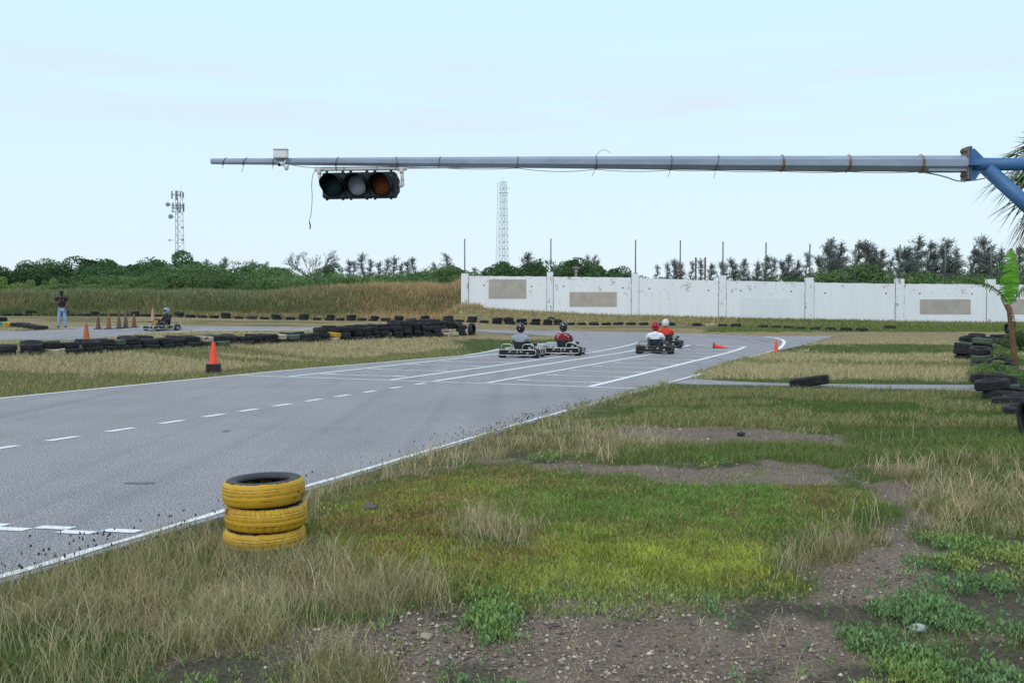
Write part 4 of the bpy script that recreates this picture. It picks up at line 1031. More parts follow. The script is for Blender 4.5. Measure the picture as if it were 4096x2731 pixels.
# ------------------------------------------------------------------ go-karts
mchr = basic("satin bare tube", (.62, .64, .66), (.45, .46, .48), 9, .32, .75)
mdark = basic("dark worn tube", (.12, .115, .11), (.07, .065, .06), 9, .5, .4)
mblk = basic("black plastic", (.009, .010, .012), (.018, .019, .022), 7, .6, spec=.3)
mseat = basic("black seat shell", (.014, .016, .022), (.022, .026, .034), 4, .5)
mslick = basic("kart slick rubber", (.016, .016, .017), (.04, .04, .04), 10, .8)
meng = basic("grimy engine metal", (.10, .10, .10), (.035, .035, .035), 18, .5, .5)
malu = basic("dull cast aluminium", (.42, .42, .42), (.28, .28, .27), 14, .45, .7)
mwht = basic("white lettering", (.75, .75, .72), (.6, .6, .58), 10, .6)
mkyel = basic("yellow kart plastic", (.72, .42, .02), (.55, .30, .02), 5, .45)
def rnd(pts, r, n=5, closed=True):
    """round the corners of a polyline"""
    P = [Vector(q) for q in pts]; out_ = []; k = len(P)
    for i, q in enumerate(P):
        if not closed and i in (0, k - 1): out_.append(q); continue
        a = (P[i - 1] - q); b_ = (P[(i + 1) % k] - q); d = min(r, a.length * .49, b_.length * .49)
        s, e_ = q + a.normalized() * d, q + b_.normalized() * d
        for j in range(n + 1):
            t_ = j / n; out_.append(s * (1 - t_) ** 2 + q * 2 * t_ * (1 - t_) + e_ * t_ ** 2)
    return out_
def make_kart(bar, label, number=False):
    t = thing("go_kart", label, "go-kart", (0, 0, 0), 0, "go-karts on the track")
    mb = MB(); mb.tube(rnd([(-.66, -.80, .095), (-.66, -.80, .285), (.66, -.80, .285), (.66, -.80, .095)], .095), .0135, 8, closed=True)
    mb.tube([(0, -.80, .10), (0, -.80, .28)], .0135); bump = mb.build("rear_bumper", bar, t)
    for s in (-1, 1):
        mb = MB(); mb.tube(rnd([(s * .38 - .21, -.79, .285), (s * .38 - .175, -.78, .475), (s * .38 + .175, -.78, .475), (s * .38 + .21, -.79, .285)], .09, closed=False), .0135); mb.build("hoop", bar, bump)
    mb = MB(); mb.box((0, -.775, .19), (1.16, .006, .15)); pl = mb.build("rear_panel", mblk, t)
    mb = MB()
    for cx in (-.30, .10):                           # small white maker's marks, unreadable at this distance
        for dx, w_, h_, dz in ((0, .018, .045, 0), (.016, .022, .012, .018), (.034, .014, .034, -.006), (.052, .012, .042, .004), (.068, .018, .014, .016)): mb.box((cx + dx, -.779, .215 + dz), (w_, .003, h_))
        mb.build("lettering", mwht, pl); mb = MB()
    mb.box((-.13, -.779, .20), (.14, .002, .010)); mb.build("lettering", malu, pl)
    mb = MB(); mb.box((.36, -.7805, .165), (.085, .004, .06), bev=.0015); mb.build("number_plate", malu, pl)
    mb = MB()
    for s in (-1, 1): mb.tube([(s * .36, -.80, .12), (s * .33, -.5, .11), (s * .28, 0, .07), (s * .24, .35, .07), (s * .22, .72, .09)], .016)
    for y in (-.35, .1, .5): mb.tube([(-.3, y, .08), (.3, y, .08)], .015)
    mb.box((0, .25, .052), (.42, .85, .008)); mb.build("chassis", mdark, t)
    mb = MB(); mb.tube([(-.6, -.55, .165), (.6, -.55, .165)], .02); mb.lathe([(.02, -.004), (.10, -.004), (.10, .004), (.02, .004)], 24, M=Matrix.Translation((.22, -.55, .165)) @ Matrix.Rotation(math.pi / 2, 4, 'Y')); mb.build("rear_axle", malu, t)
    for x, y, r, w_ in ((-.585, -.55, .165, .24), (.585, -.55, .165, .24), (-.57, .52, .14, .15), (.57, .52, .14, .15)):
        M = Matrix.Translation((x, y, r)) @ Matrix.Rotation(math.pi / 2, 4, 'Y'); h = w_ / 2
        mb = MB(); mb.lathe([(r * .55, -h * .9), (r * .8, -h), (r * .95, -h * .9), (r, -h * .6), (r, h * .6), (r * .95, h * .9), (r * .8, h), (r * .55, h * .9), (r * .55, -h * .9)], 28, M=M); wh = mb.build("wheel", mslick, t)
        mb = MB(); mb.lathe([(.02, -h * .55), (r * .5, -h * .6), (r * .57, -h * .85), (r * .57, h * .85), (r * .5, h * .6), (.02, h * .55)], 20, M=M); mb.build("rim", malu, wh)
    for s in (-1, 1):                                # side protection frames
        mb = MB(); x = s * .64
        mb.tube(rnd([(x, -.34, .10), (x, -.34, .27), (x, .80, .27), (x, .80, .10)], .085), .0135, closed=True)
        mb.tube([(x, .36, .265), (x, .18, .105)], .011); mb.tube([(x, -.02, .10), (x, -.02, .27)], .011)
        for y in (-.2, .3): mb.tube([(x, y, .10), (s * .28, y, .085)], .012)
        # little ladder closing the rear end beside the wheel
        mb.tube(rnd([(x - s * .0, -.36, .10), (x, -.36, .29), (s * .44, -.36, .29), (s * .44, -.36, .10)], .03), .011, closed=True)
        mb.tube([(x, -.36, .195), (s * .44, -.36, .195)], .01); mb.tube([(s * .54, -.36, .10), (s * .54, -.36, .29)], .01)
        mb.build("side_bumper", bar, t)
    mb = MB(); mb.tube(rnd([(-.62, .78, .11), (-.62, .78, .26), (-.42, .98, .26), (.42, .98, .26), (.62, .78, .26), (.62, .78, .11), (.42, .98, .11), (-.42, .98, .11)], .06), .0135, closed=True); mb.build("front_bumper", bar, t)
    bm = MB()                                        # bucket seat
    prof = []
    for j in range(9):
        a = j / 8
        y = -.42 - .10 * a if a > .3 else -.10 - 1.066 * a; z = .10 + .0 * a if a < .3 else .10 + (a - .3) / .7 * .405
        prof.append((y, z + .03 * a, .18 + .075 * a))
    vs = []; fs = []
    for (y, z, w_) in prof:
        for q in range(9):
            u_ = q / 8 * 2 - 1; e_ = abs(u_) ** 2.5
            vs.append((u_ * w_, y + .16 * e_ * (z > .13), z + (.10 * e_ if z <= .13 else 0)))
    for i in range(8):
        for q in range(8): fs.append((i * 9 + q, i * 9 + q + 1, i * 9 + q + 10, i * 9 + q + 9))
    bm.add(vs, fs, 0, True); bm.add([(x_, y_ - .012, z_ - .006) for x_, y_, z_ in vs], [f[::-1] for f in fs], 0, True)
    bm.tube([(q[0], q[1] - .006, q[2]) for q in vs[72:81]], .016, 6); bm.build("seat", mseat, t)
    mb = MB(); mb.box((.40, -.30, .20), (.22, .26, .20), bev=.02); mb.box((.40, -.30, .345), (.17, .18, .10), bev=.02)
    for q in range(6): mb.box((.40, -.30, .27 + q * .022), (.21, .22, .006))
    mb.tube([(.30, -.44, .2), (.34, -.56, .22), (.44, -.62, .24)], .025); e = mb.build("engine", meng, t)
    M = Matrix.Translation((.36, -.47, .30)) @ Matrix.Rotation(math.pi / 2, 4, 'X')
    mb = MB(); mb.lathe([(.001, .03), (.05, .03), (.058, .015), (.06, -.03), (.001, -.035)], 20, M=M); mb.build("starter_cover", malu, e)
    mb = MB(); mb.lathe([(.001, .40), (.05, .40), (.062, .42), (.062, .47), (.05, .49), (.001, .495)], 18, M=Matrix.Translation((.50, -.22, .0))); mb.build("air_filter", mblk, e)
    mb = MB(); mb.lathe([(.001, .0), (.045, .0), (.05, .02), (.05, .09), (.02, .11), (.001, .11)], 16, M=Matrix.Translation((-.30, -.10, .13))); mb.build("fuel_tank", mkyel, t)
    # steering wheel and column
    M = Matrix.Translation((0, .22, .50)) @ Matrix.Rotation(R(58), 4, 'X')
    mb = MB(); mb.tube([M @ Vector((.145 * math.cos(a), .145 * math.sin(a), 0)) for a in np.linspace(0, 2 * math.pi, 24, endpoint=False)], .014, 8, closed=True)
    for a in (.5, 2.6, 4.7): mb.tube([M @ Vector((0, 0, 0)), M @ Vector((.14 * math.cos(a), .14 * math.sin(a), 0))], .008, 6)
    sw = mb.build("steering_wheel", mblk, t)
    mb = MB(); mb.tube([(0, .22, .50), (0, .62, .12)], .012); mb.build("column", mdark, sw)
    # front number shield
    M = Matrix.Translation((0, .44, .16)) @ Matrix.Rotation(R(28), 4, 'X')
    def loft(z): return .13 + .06 * z
    mb = MB(); sh = [(-.08, 0, -.04), (.08, 0, -.04), (.09, 0, .14), (.155, 0, .26), (.14, 0, .38), (.10, 0, .41), (-.10, 0, .41), (-.14, 0, .38), (-.155, 0, .26), (-.09, 0, .14)]
    mb.prism([M @ Vector(q) for q in sh], M.to_3x3() @ Vector((0, .02, 0))); fsd = mb.build("front_panel", mkyel if number else mblk, t)
    if number:
        mb = MB()
        mb.prism([M @ Vector(q) for q in [(.125, .022, .29), (.11, .022, .375), (-.11, .022, .375), (-.125, .022, .29), (-.085, .022, .16), (.085, .022, .16)]], M.to_3x3() @ Vector((0, .003, 0))); mb.build("number_field", mblk, fsd)
        mb = MB()                                     # the figure 4, seen from in front
        for q in ([(.0, .027, .175), (-.032, .027, .175), (-.032, .027, .365), (.0, .027, .365)], [(.085, .0271, .225), (-.065, .0271, .225), (-.065, .0271, .255), (.085, .0271, .255)], [(.085, .0272, .245), (.05, .0272, .245), (-.018, .0272, .365), (.005, .0272, .365)]):
            mb.prism([M @ Vector(v) for v in q], M.to_3x3() @ Vector((0, .004, 0)))
        mb.build("number", mkyel, fsd)
    return t

# ------------------------------------------------------------------ people: one skinned surface per body, clothing as children
def skin(name, nodes, edges, mat, root=0, sub=2):
    me = bpy.data.meshes.new(name)
    me.from_pydata([q[:3] for q in nodes], edges, [])
    o = bpy.data.objects.new(name, me); COL.objects.link(o)
    md = o.modifiers.new("skin", 'SKIN'); md.use_smooth_shade = True
    if not me.skin_vertices: 
        bpy.context.view_layer.objects.active = o
    for i, q in enumerate(nodes):
        sv = me.skin_vertices[0].data[i]
        sv.radius = (q[3], q[4] if len(q) > 4 else q[3]); sv.use_root = (i == root)
    sd_ = o.modifiers.new("sub", 'SUBSURF'); sd_.levels = sub; sd_.render_levels = sub
    dg = bpy.context.evaluated_depsgraph_get(); dg.update()
    m2 = bpy.data.meshes.new_from_object(o.evaluated_get(dg)); m2.name = name
    bpy.data.objects.remove(o); m2.materials.clear(); m2.materials.append(mat)
    for p_ in m2.polygons: p_.use_smooth = True
    return m2
def hand(nodes, edges, wrist, d, side, palm_n, sc=1.0, curl=.6):
    """palm and five fingers from the wrist node, pointing along d; side = thumb direction"""
    d = Vector(d).normalized(); s = Vector(side).normalized(); n_ = Vector(palm_n).normalized(); w_ = Vector(nodes[wrist][:3])
    c = w_ + d * .045 * sc; nodes.append((*c, .030 * sc, .018 * sc)); ci = len(nodes) - 1; edges.append((wrist, ci))
    k = w_ + d * .085 * sc; nodes.append((*k, .034 * sc, .016 * sc)); ki = len(nodes) - 1; edges.append((ci, ki))
    for off, L in ((.030, .070), (.010, .078), (-.010, .072), (-.029, .058)):
        prev = ki; p0 = k + s * off * sc + d * .012 * sc; dd = d.copy()
        for j in range(3):
            nodes.append((*p0, (.0095, .0085, .0075)[j] * sc)); edges.append((prev, len(nodes) - 1)); prev = len(nodes) - 1
            dd = (dd + n_ * curl).normalized(); p0 = p0 + dd * L / 2.2 * sc
    p0 = c + s * .034 * sc; prev = ci
    for j in range(3):
        nodes.append((*p0, (.012, .010, .009)[j] * sc)); edges.append((prev, len(nodes) - 1)); prev = len(nodes) - 1
        p0 = p0 + (d * .6 + s * .5 + n_ * .35 * j).normalized() * .028 * sc
mskin = basic("brown skin", (.16, .085, .055), (.13, .07, .045), 5, .55)
def seated_body():
    N = [(0, -.30, .22, .14, .11), (0, -.36, .40, .125, .10), (0, -.40, .60, .12, .075), (0, -.395, .72, .10, .055), (0, -.375, .81, .05), (0, -.355, .88, .06), (0, -.335, .97, .085, .10), (0, -.335, 1.06, .08, .095)]
    E_ = [(0, 1), (1, 2), (2, 3), (3, 4), (4, 5), (5, 6), (6, 7)]
    for s in (-1, 1):
        i = len(N); N += [(s * .20, -.385, .72, .045), (s * .31, -.26, .56, .044), (s * .225, -.02, .50, .038), (s * .165, .125, .525, .026)]
        E_ += [(3, i), (i, i + 1), (i + 1, i + 2), (i + 2, i + 3)]
        hand(N, E_, i + 3, (-.15 * s, .5, .35), (0, -.2, 1), (-s * .6, .5, -.3), curl=.7)
        i = len(N); N += [(s * .11, -.22, .20, .085), (s * .20, .14, .43, .06), (s * .17, .42, .22, .045), (s * .15, .52, .11, .036), (s * .15, .64, .12, .03)]
        E_ += [(0, i), (i, i + 1), (i + 1, i + 2), (i + 2, i + 3), (i + 3, i + 4)]
    return skin("person", N, E_, mskin)
def seated_shirt(mat, long_=False, hood=False):
    N = [(0, -.31, .27, .165, .13), (0, -.37, .42, .165, .125), (0, -.405, .60, .205, .13), (0, -.40, .725, .205, .13), (0, -.385, .80, .10, .09), (0, -.375, .835, .07)]
    E_ = [(0, 1), (1, 2), (2, 3), (3, 4), (4, 5)]
    for s in (-1, 1):
        i = len(N); N += [(s * .225, -.395, .725, .09), (s * .295, -.30, .61, .08)]; E_ += [(3, i), (i, i + 1)]
        if long_: N += [(s * .31, -.25, .555, .068), (s * .235, -.03, .505, .05), (s * .18, .10, .52, .036)]; E_ += [(i + 1, i + 2), (i + 2, i + 3), (i + 3, i + 4)]
        else: N += [(s * .31, -.265, .57, .074)]; E_ += [(i + 1, i + 2)]
    if hood:
        i = len(N); N += [(0, -.50, .75, .085, .05), (0, -.515, .67, .05, .03)]; E_ += [(3, i), (i, i + 1)]
    return skin("shirt", N, E_, mat)
def seated_trousers(mat):
    N = [(0, -.30, .20, .15, .12)]; E_ = []
    for s in (-1, 1):
        i = len(N); N += [(s * .11, -.22, .205, .10), (s * .20, .14, .435, .075), (s * .17, .42, .225, .06), (s * .155, .50, .14, .055)]; E_ += [(0, i), (i, i + 1), (i + 1, i + 2), (i + 2, i + 3)]
    return skin("trousers", N, E_, mat)
def helmet_mesh(mats):
    """full-face shell, looking along +Y, open below"""
    mb = MB(); seg = 28; rg = 16; vs = []; fs = []
    for i in range(rg):
        ph = -0.95 + (math.pi / 2 + .95) * i / (rg - 1)
        for j in range(seg):
            a = 2 * math.pi * j / seg; c_ = math.cos(ph)
            x = .138 * c_ * math.cos(a); y = .155 * c_ * math.sin(a); z = .165 * math.sin(ph)
            if ph < 0: x *= 1 + .10 * abs(ph); y = y * (1 + .08 * abs(ph)) + (.02 * abs(ph) if y > 0 else .03 * abs(ph))
            vs.append((x, y, z))
    for i in range(rg - 1):
        for j in range(seg):
            j2 = (j + 1) % seg; fs.append((i * seg + j, i * seg + j2, (i + 1) * seg + j2, (i + 1) * seg + j))
    mb.add(vs, fs, 0, True)
    mb.tube([vs[j] for j in range(seg)], .010, 6, mi=1, closed=True)
    return mb, vs, seg
mvis = basic("dark visor", (.01, .012, .016), (.02, .022, .03), 3, .12)
def helmet(parent, col, loc, emblem=False, yaw=0.0, look=None, visor_up=False, crest=None):
    m = basic("helmet shell", col, tuple(x * .8 for x in col), 4, .22, spec=.3)
    mb, vs, seg = helmet_mesh(None); o = mb.build("helmet", [m, mblk], parent); o.location = loc; o.rotation_euler = (R(-8), 0, yaw); o.scale = (1.06, 1.06, 1.08)
    mb = MB(); pts = []
    for i in range(5):
        ph = -.10 + .50 * i / 4
        for j in range(15):
            a = R(28) + R(124) * j / 14; c_ = math.cos(ph); pts.append((.146 * c_ * math.cos(a), .163 * c_ * math.sin(a), .168 * math.sin(ph)))
    mb.add(pts, [(i * 15 + j, i * 15 + j + 1, (i + 1) * 15 + j + 1, (i + 1) * 15 + j) for i in range(4) for j in range(14)], 0, True)
    v = mb.build("visor", mvis if look is None else look, o)
    if visor_up: v.location = (0, -.02, .055); v.rotation_euler = (R(26), 0, 0)
    if emblem:
        mb = MB()
        def S(a, z, d=.0):                            # point on the back of the shell
            ph = math.asin(max(-1, min(1, z / .165))); c_ = math.cos(ph); th = -math.pi / 2 + a
            return (.1405 * c_ * math.cos(th), .1575 * c_ * math.sin(th), z * 1.012)
        for tri in ([(-.40, .0), (-.10, .09), (-.16, .035)], [(.40, .0), (.10, .09), (.16, .035)], [(-.22, .075), (.02, .14), (-.02, .07)], [(.06, .07), (.18, .13), (.12, .06)], [(-.14, .03), (0, .10), (.14, .03)], [(-.30, .06), (-.12, .12), (-.16, .06)], [(.2, .05), (.28, .10), (.36, .03)]):
            q = [Vector(S(a, z)) for a, z in tri]; mb.add(q, [(0, 1, 2)]); 
        mb.add([S(-.10, -.045), S(.10, -.045), S(.10, -.065), S(-.10, -.065)], [(0, 1, 2, 3)]); mb.build("emblem", mwht, o)
    if crest:
        mb = MB(); pts = []
        for i in range(6):
            ph = .25 + 1.2 * i / 5
            for j in range(12):
                a = R(-75) + R(330) * j / 11 + R(0); c_ = math.cos(ph) ; pts.append((.1395 * c_ * math.cos(a + R(15)), .1565 * c_ * math.sin(a + R(15)) , .1665 * math.sin(ph)))
        pts = [(x, y + .004, z) for x, y, z in pts]
        mb.add(pts, [(i * 12 + j, i * 12 + j + 1, (i + 1) * 12 + j + 1, (i + 1) * 12 + j) for i in range(5) for j in range(11)], 0, True); mb.build("white_stripe", mwht, o)
    return o
BODY = seated_body()
mden = basic("dark denim", (.035, .05, .085), (.02, .03, .05), 12, .9)
TROU = seated_trousers(mden)
def person_seated(label, loc, rz, shirt_mat, long_, hood, **hk):
    o = bpy.data.objects.new("person", BODY); COL.objects.link(o); tag(o, label, "person", "kart drivers"); o.location = loc; o.rotation_euler = (0, 0, rz)
    s = bpy.data.objects.new("shirt", seated_shirt(shirt_mat, long_, hood)); COL.objects.link(s); s.parent = o
    t_ = bpy.data.objects.new("trousers", TROU); COL.objects.link(t_); t_.parent = o
    helmet(o, parent_loc := hk.pop("col"), (0, -.335, 1.035), **hk)
    for sx in (-1, 1):
        mb = MB(); mb.box((sx * .15, .60, .115), (.085, .25, .075), bev=.028); mb.build("shoe", mblk, o)
    return o
mgrey = basic("grey cotton", (.33, .37, .42), (.27, .31, .35), 7, .95)
mwh = basic("white cotton", (.80, .82, .87), (.70, .73, .79), 7, .95)
mor = basic("orange red cotton", (.72, .055, .03), (.60, .04, .02), 7, .9)
mbk = basic("black cloth", (.014, .014, .017), (.024, .024, .028), 7, .95)
mdot, n, p = newmat("red cloth with white dots")
t = n.nodes.new("ShaderNodeTexCoord"); vo = n.nodes.new("ShaderNodeTexVoronoi"); vo.inputs["Scale"].default_value = 15; vo.inputs["Randomness"].default_value = .25
n.links.new(t.outputs["Object"], vo.inputs[0]); n.links.new(mixcol(n, maprange(n, vo.outputs["Distance"], .27, .33), (.75, .66, .64), (.20, .014, .022)), p.inputs["Base Color"]); p.inputs["Roughness"].default_value = .9
KP = [((2076, 1434), 15, mchr, "silver barred go-kart of the driver in the grey shirt, front left of the four", "person in a grey t-shirt and dark helmet with white emblem driving a silver kart", mgrey, False, False, dict(col=(.018, .02, .028), emblem=True)),
      ((2249, 1424.5), 14, mchr, "silver barred go-kart of the driver in the red dotted shirt", "person in a red white-dotted shirt and dark helmet with raised clear visor", mdot, False, False, dict(col=(.02, .026, .026), emblem=True)),
      ((2619, 1418), 14, mdark, "dark barred go-kart of the driver in white with the red helmet", "person in a white hooded top and red helmet driving the dark kart", mwh, True, True, dict(col=(.42, .012, .025), crest=True)),
      ((2659, 1395), 16, mdark, "farther go-kart of the driver in orange red with the white helmet", "person in an orange red shirt and white helmet in the farther kart", mor, False, False, dict(col=(.72, .73, .68)))]
mclear = basic("pale clear visor", (.50, .58, .66), (.42, .50, .58), 3, .1)
for i, (pxy, hd, bar, lk, lp, sm_, lg, hd2, hk) in enumerate(KP):
    g = gnd(*pxy); a = R(hd); c = Vector((g.x + .55 * math.sin(a), g.y + .55 * math.cos(a), 0)); c.z = float(H(c.x, c.y)) + SLAB
    k = make_kart(bar, lk); k.location = c; k.rotation_euler = (0, 0, -a)
    if i == 1: hk["look"] = mclear; hk["visor_up"] = True
    person_seated(lp, c, -a, sm_, lg, hd2, **hk)
g = gnd(636, 1326); a = math.atan2(-.62, -.78); c = Vector((g.x, g.y + .25, 0)); c.z = float(H(c.x, c.y)) + SLAB
k = make_kart(mchr, "go-kart with yellow number 4 shield driving alone on the far left stretch", True); k.location = c; k.rotation_euler = (0, 0, -a); k.scale = (.88, .88, .88)
ps = person_seated("person in black with a silver grey helmet driving the yellow fronted kart", c, -a, mbk, True, False, col=(.28, .33, .38)); ps.scale = (.88, .88, .88)

# standing marshal
def standing(loc, rz):
    N = [(0, 0, .93, .13, .10), (0, .0, 1.10, .13, .10), (0, -.01, 1.28, .155, .105), (0, -.01, 1.41, .13, .085), (0, .0, 1.49, .055), (0, .01, 1.545, .058), (0, .02, 1.62, .075, .09), (0, .015, 1.70, .07, .085)]
    E_ = [(0, 1), (1, 2), (2, 3), (3, 4), (4, 5), (5, 6), (6, 7)]
    N += [(0, .105, 1.615, .014)]; E_ += [(6, 8)]       # nose
    # his right arm hangs with the hand at the hip, the left one is bent up
    i = len(N); N += [(-.19, -.01, 1.42, .06), (-.265, .0, 1.20, .046), (-.23, .10, .98, .030)]; E_ += [(3, i), (i, i + 1), (i + 1, i + 2)]
    hand(N, E_, i + 2, (.35, .3, -.8), (.4, .8, .2), (.8, -.2, .1), curl=.5)
    i = len(N); N += [(.19, -.01, 1.42, .06), (.34, .0, 1.24, .046), (.15, .17, 1.21, .03)]; E_ += [(3, i), (i, i + 1), (i + 1, i + 2)]
    hand(N, E_, i + 2, (-.9, .25, .15), (.1, .2, 1), (-.2, -.9, 0), curl=.5)
    for s in (-1, 1):
        i = len(N); N += [(s * .09, 0, .88, .09), (s * .125, .02, .50, .06), (s * .15, -.01, .10, .042), (s * .16, .12, .04, .036)]; E_ += [(0, i), (i, i + 1), (i + 1, i + 2), (i + 2, i + 3)]
    o = bpy.data.objects.new("person", skin("person", N, E_, mskin)); COL.objects.link(o); o.location = loc; o.rotation_euler = (0, 0, rz)
    tag(o, "person standing at far left in black polo, pale blue jeans, black cap and mask", "person")
    N = [(0, 0, .93, .165, .125), (0, 0, 1.10, .165, .13), (0, -.01, 1.28, .185, .125), (0, -.01, 1.41, .155, .10), (0, 0, 1.47, .075)]; E_ = [(0, 1), (1, 2), (2, 3), (3, 4)]
    for q in ([(-.195, -.01, 1.42, .08), (-.245, 0, 1.27, .07)], [(.195, -.01, 1.42, .08), (.30, 0, 1.29, .07)]):
        i = len(N); N += q; E_ += [(3, i), (i, i + 1)]
    s = bpy.data.objects.new("polo_shirt", skin("polo_shirt", N, E_, basic("black polo cloth", (.018, .012, .014), (.028, .02, .022), 7, .95))); COL.objects.link(s); s.parent = o
    mj = basic("washed pale denim", (.30, .42, .58), (.17, .27, .42), 9, .95, lo=.3, hi=.7)
    N = [(0, 0, .93, .15, .12)]; E_ = []
    for q in (-1, 1):
        i = len(N); N += [(q * .09, 0, .86, .105), (q * .125, .02, .50, .082), (q * .15, -.005, .12, .075), (q * .15, .0, .055, .076)]; E_ += [(0, i), (i, i + 1), (i + 1, i + 2), (i + 2, i + 3)]
    s = bpy.data.objects.new("jeans", skin("jeans", N, E_, mj)); COL.objects.link(s); s.parent = o
    mb = MB(); mb.lathe([(.105, 0), (.108, .03), (.10, .075), (.07, .105), (.001, .115)], 22, M=Matrix.Translation((0, .015, 1.665)) @ Matrix.Diagonal((.92, 1.08, 1, 1))); mb.box((0, .155, 1.675), (.15, .11, .012), bev=.004); mb.build("cap", mbk, o)
    mb = MB(); mb.lathe([(.088, -.055), (.098, -.02), (.098, .03), (.09, .045)], 16, M=Matrix.Translation((0, .032, 1.585)) @ Matrix.Diagonal((.85, 1.06, 1, 1))); mb.build("face_mask", mbk, o)
    for q in (-1, 1):
        mb = MB(); mb.box((q * .16, .07, .035), (.10, .27, .07), bev=.025); mb.build("shoe", basic("tan shoe", (.13, .10, .08), (.09, .07, .06), 8, .8), o)
    mb = MB(); mb.box((-.15, .1265, 1.33), (.035, .004, .035)) if False else mb.box((-.085, .118, 1.34), (.035, .006, .035)); mb.box((.085, .118, 1.34), (.035, .006, .04)); mb.build("chest_badge", basic("badge thread", (.30, .25, .25), (.2, .16, .16), 30, .9), s if False else o)
    return o
g = gtop(249, 1312); standing((g.x, g.y, g.z + .0), R(180) + R(18))
# ------------------------------------------------------------------ signal gantry over the track
GY0 = 12.6
def gp3(px, py, dy=0.0):
    q = at(px, py, GY0 + dy); return q
mgal = basic("galvanised steel", (.32, .385, .48), (.235, .28, .36), 5, .6, .1, lo=.3, hi=.7, stretch=(.5, 1, 1))
mgal_n = mgal.node_tree
mrs = basic("rust streak", (.30, .16, .07), (.20, .11, .06), 20, .9)
mblu = basic("weathered blue paint", (.055, .17, .37), (.04, .13, .29), 3, .5, stretch=(.5, 1, 1))
mwire = basic("dark tie wire", (.07, .06, .06), (.12, .08, .06), 30, .7)
mpvc = basic("aged white PVC", (.66, .64, .62), (.58, .56, .53), 5, .5)
gan = thing("signal_gantry", "long galvanised cantilever arm with blue bracket reaching over the track", "gantry", (gp3(4330, 1300).x, GY0, 0))
GO = Vector(gan.location)
def gl(px, py, dy=0.0): return gp3(px, py, dy) - GO
mb = MB(); pts = []; rs = []
for px, cy, r in ((845, 646, .0385), (1160, 646.6, .047), (1480, 647.6, .0575), (2200, 650, .078), (3000, 653.5, .097), (3600, 655.5, .107), (3858, 656.3, .111)): pts.append(gl(px, cy)); rs.append(r)
def oct_tube(mb, pts, rs, n=8, mi=0):
    vs = []
    for q, r in zip(pts, rs):
        for j in range(n):
            a = 2 * math.pi * (j + .5) / n; vs.append(q + Vector((0, r * 1.06 * math.cos(a), r * 1.06 * math.sin(a))))
    fs = [(i * n + j, (i + 1) * n + j, (i + 1) * n + (j + 1) % n, i * n + (j + 1) % n) for i in range(len(pts) - 1) for j in range(n)]
    fs.append(tuple(range(n))); fs.append(tuple((len(pts) - 1) * n + j for j in range(n))[::-1]); mb.add(vs, fs, mi)
oct_tube(mb, pts, rs); arm = mb.build("mast_arm", mgal, gan)
mb = MB(); q = gl(3705, 690); q2 = gl(3860, 690); mb.box(((q.x + q2.x) / 2, 0, gl(3780, 683).z), (q2.x - q.x, .15, .035)); mb.build("sleeve", mgal, gan)
mb = MB(); c = gl(3861, 656); mb.box(c, (.030, .20, .45), bev=.004); mb.build("flange_plate", basic("rust stained flange", (.24, .225, .22), (.20, .14, .10), 6, .7, .2), gan)
mb = MB(); c = gl(3871, 657); mb.box(c, (.022, .20, .47), bev=.004); mb.build("flange_plate", mblu, gan)
for py in (607, 703):
    for dy in (-.06, .06):
        mb = MB(); M = Matrix.Rotation(math.pi / 2, 4, 'Y'); c = gl(3853, py, dy)
        mb.lathe([(.001, -.035), (.024, -.035), (.024, .0), (.012, .0), (.012, .07), (.001, .07)], 6, M=Matrix.Translation(c) @ M, smooth=False); mb.build("flange_bolt", basic("dark bolt", (.04, .035, .03), (.07, .05, .04), 20, .6), gan)
mb = MB(); mb.tube([gl(3874, 657), gl(4330, 659)], .088, 24); mb.build("bracket_pipe", mblu, gan)
for pts in ([(3874, 596), (3896, 596), (3934, 634), (3874, 634)], [(3874, 682), (3934, 682), (3912, 700), (3900, 720), (3874, 720)]):
    mb = MB(); mb.prism([gl(*q) + Vector((0, -.02, 0)) for q in pts], (0, .014, 0)); mb.build("gusset_plate", mblu, gan)
mb = MB(); mb.prism([gl(3874, 659, -.02) + Vector((0, 0, -.006)), gl(3874, 659, -.20) + Vector((0, 0, -.006)), gl(3925, 659, -.09) + Vector((0, 0, -.006))], (0, 0, .012)); mb.build("gusset_plate", mblu, gan)
mb = MB(); mb.tube([gl(3945, 672), gl(4330, 1026)], .098, 24); mb.build("brace", mblu, gan)
mb = MB(); mb.tube([(0, 0, 0), (0, 0, gl(4330, 560).z)], .14, 28); mb.lathe([(.14, 0), (.30, 0), (.30, .03), (.14, .03)], 20); mb.build("post", mblu, gan)
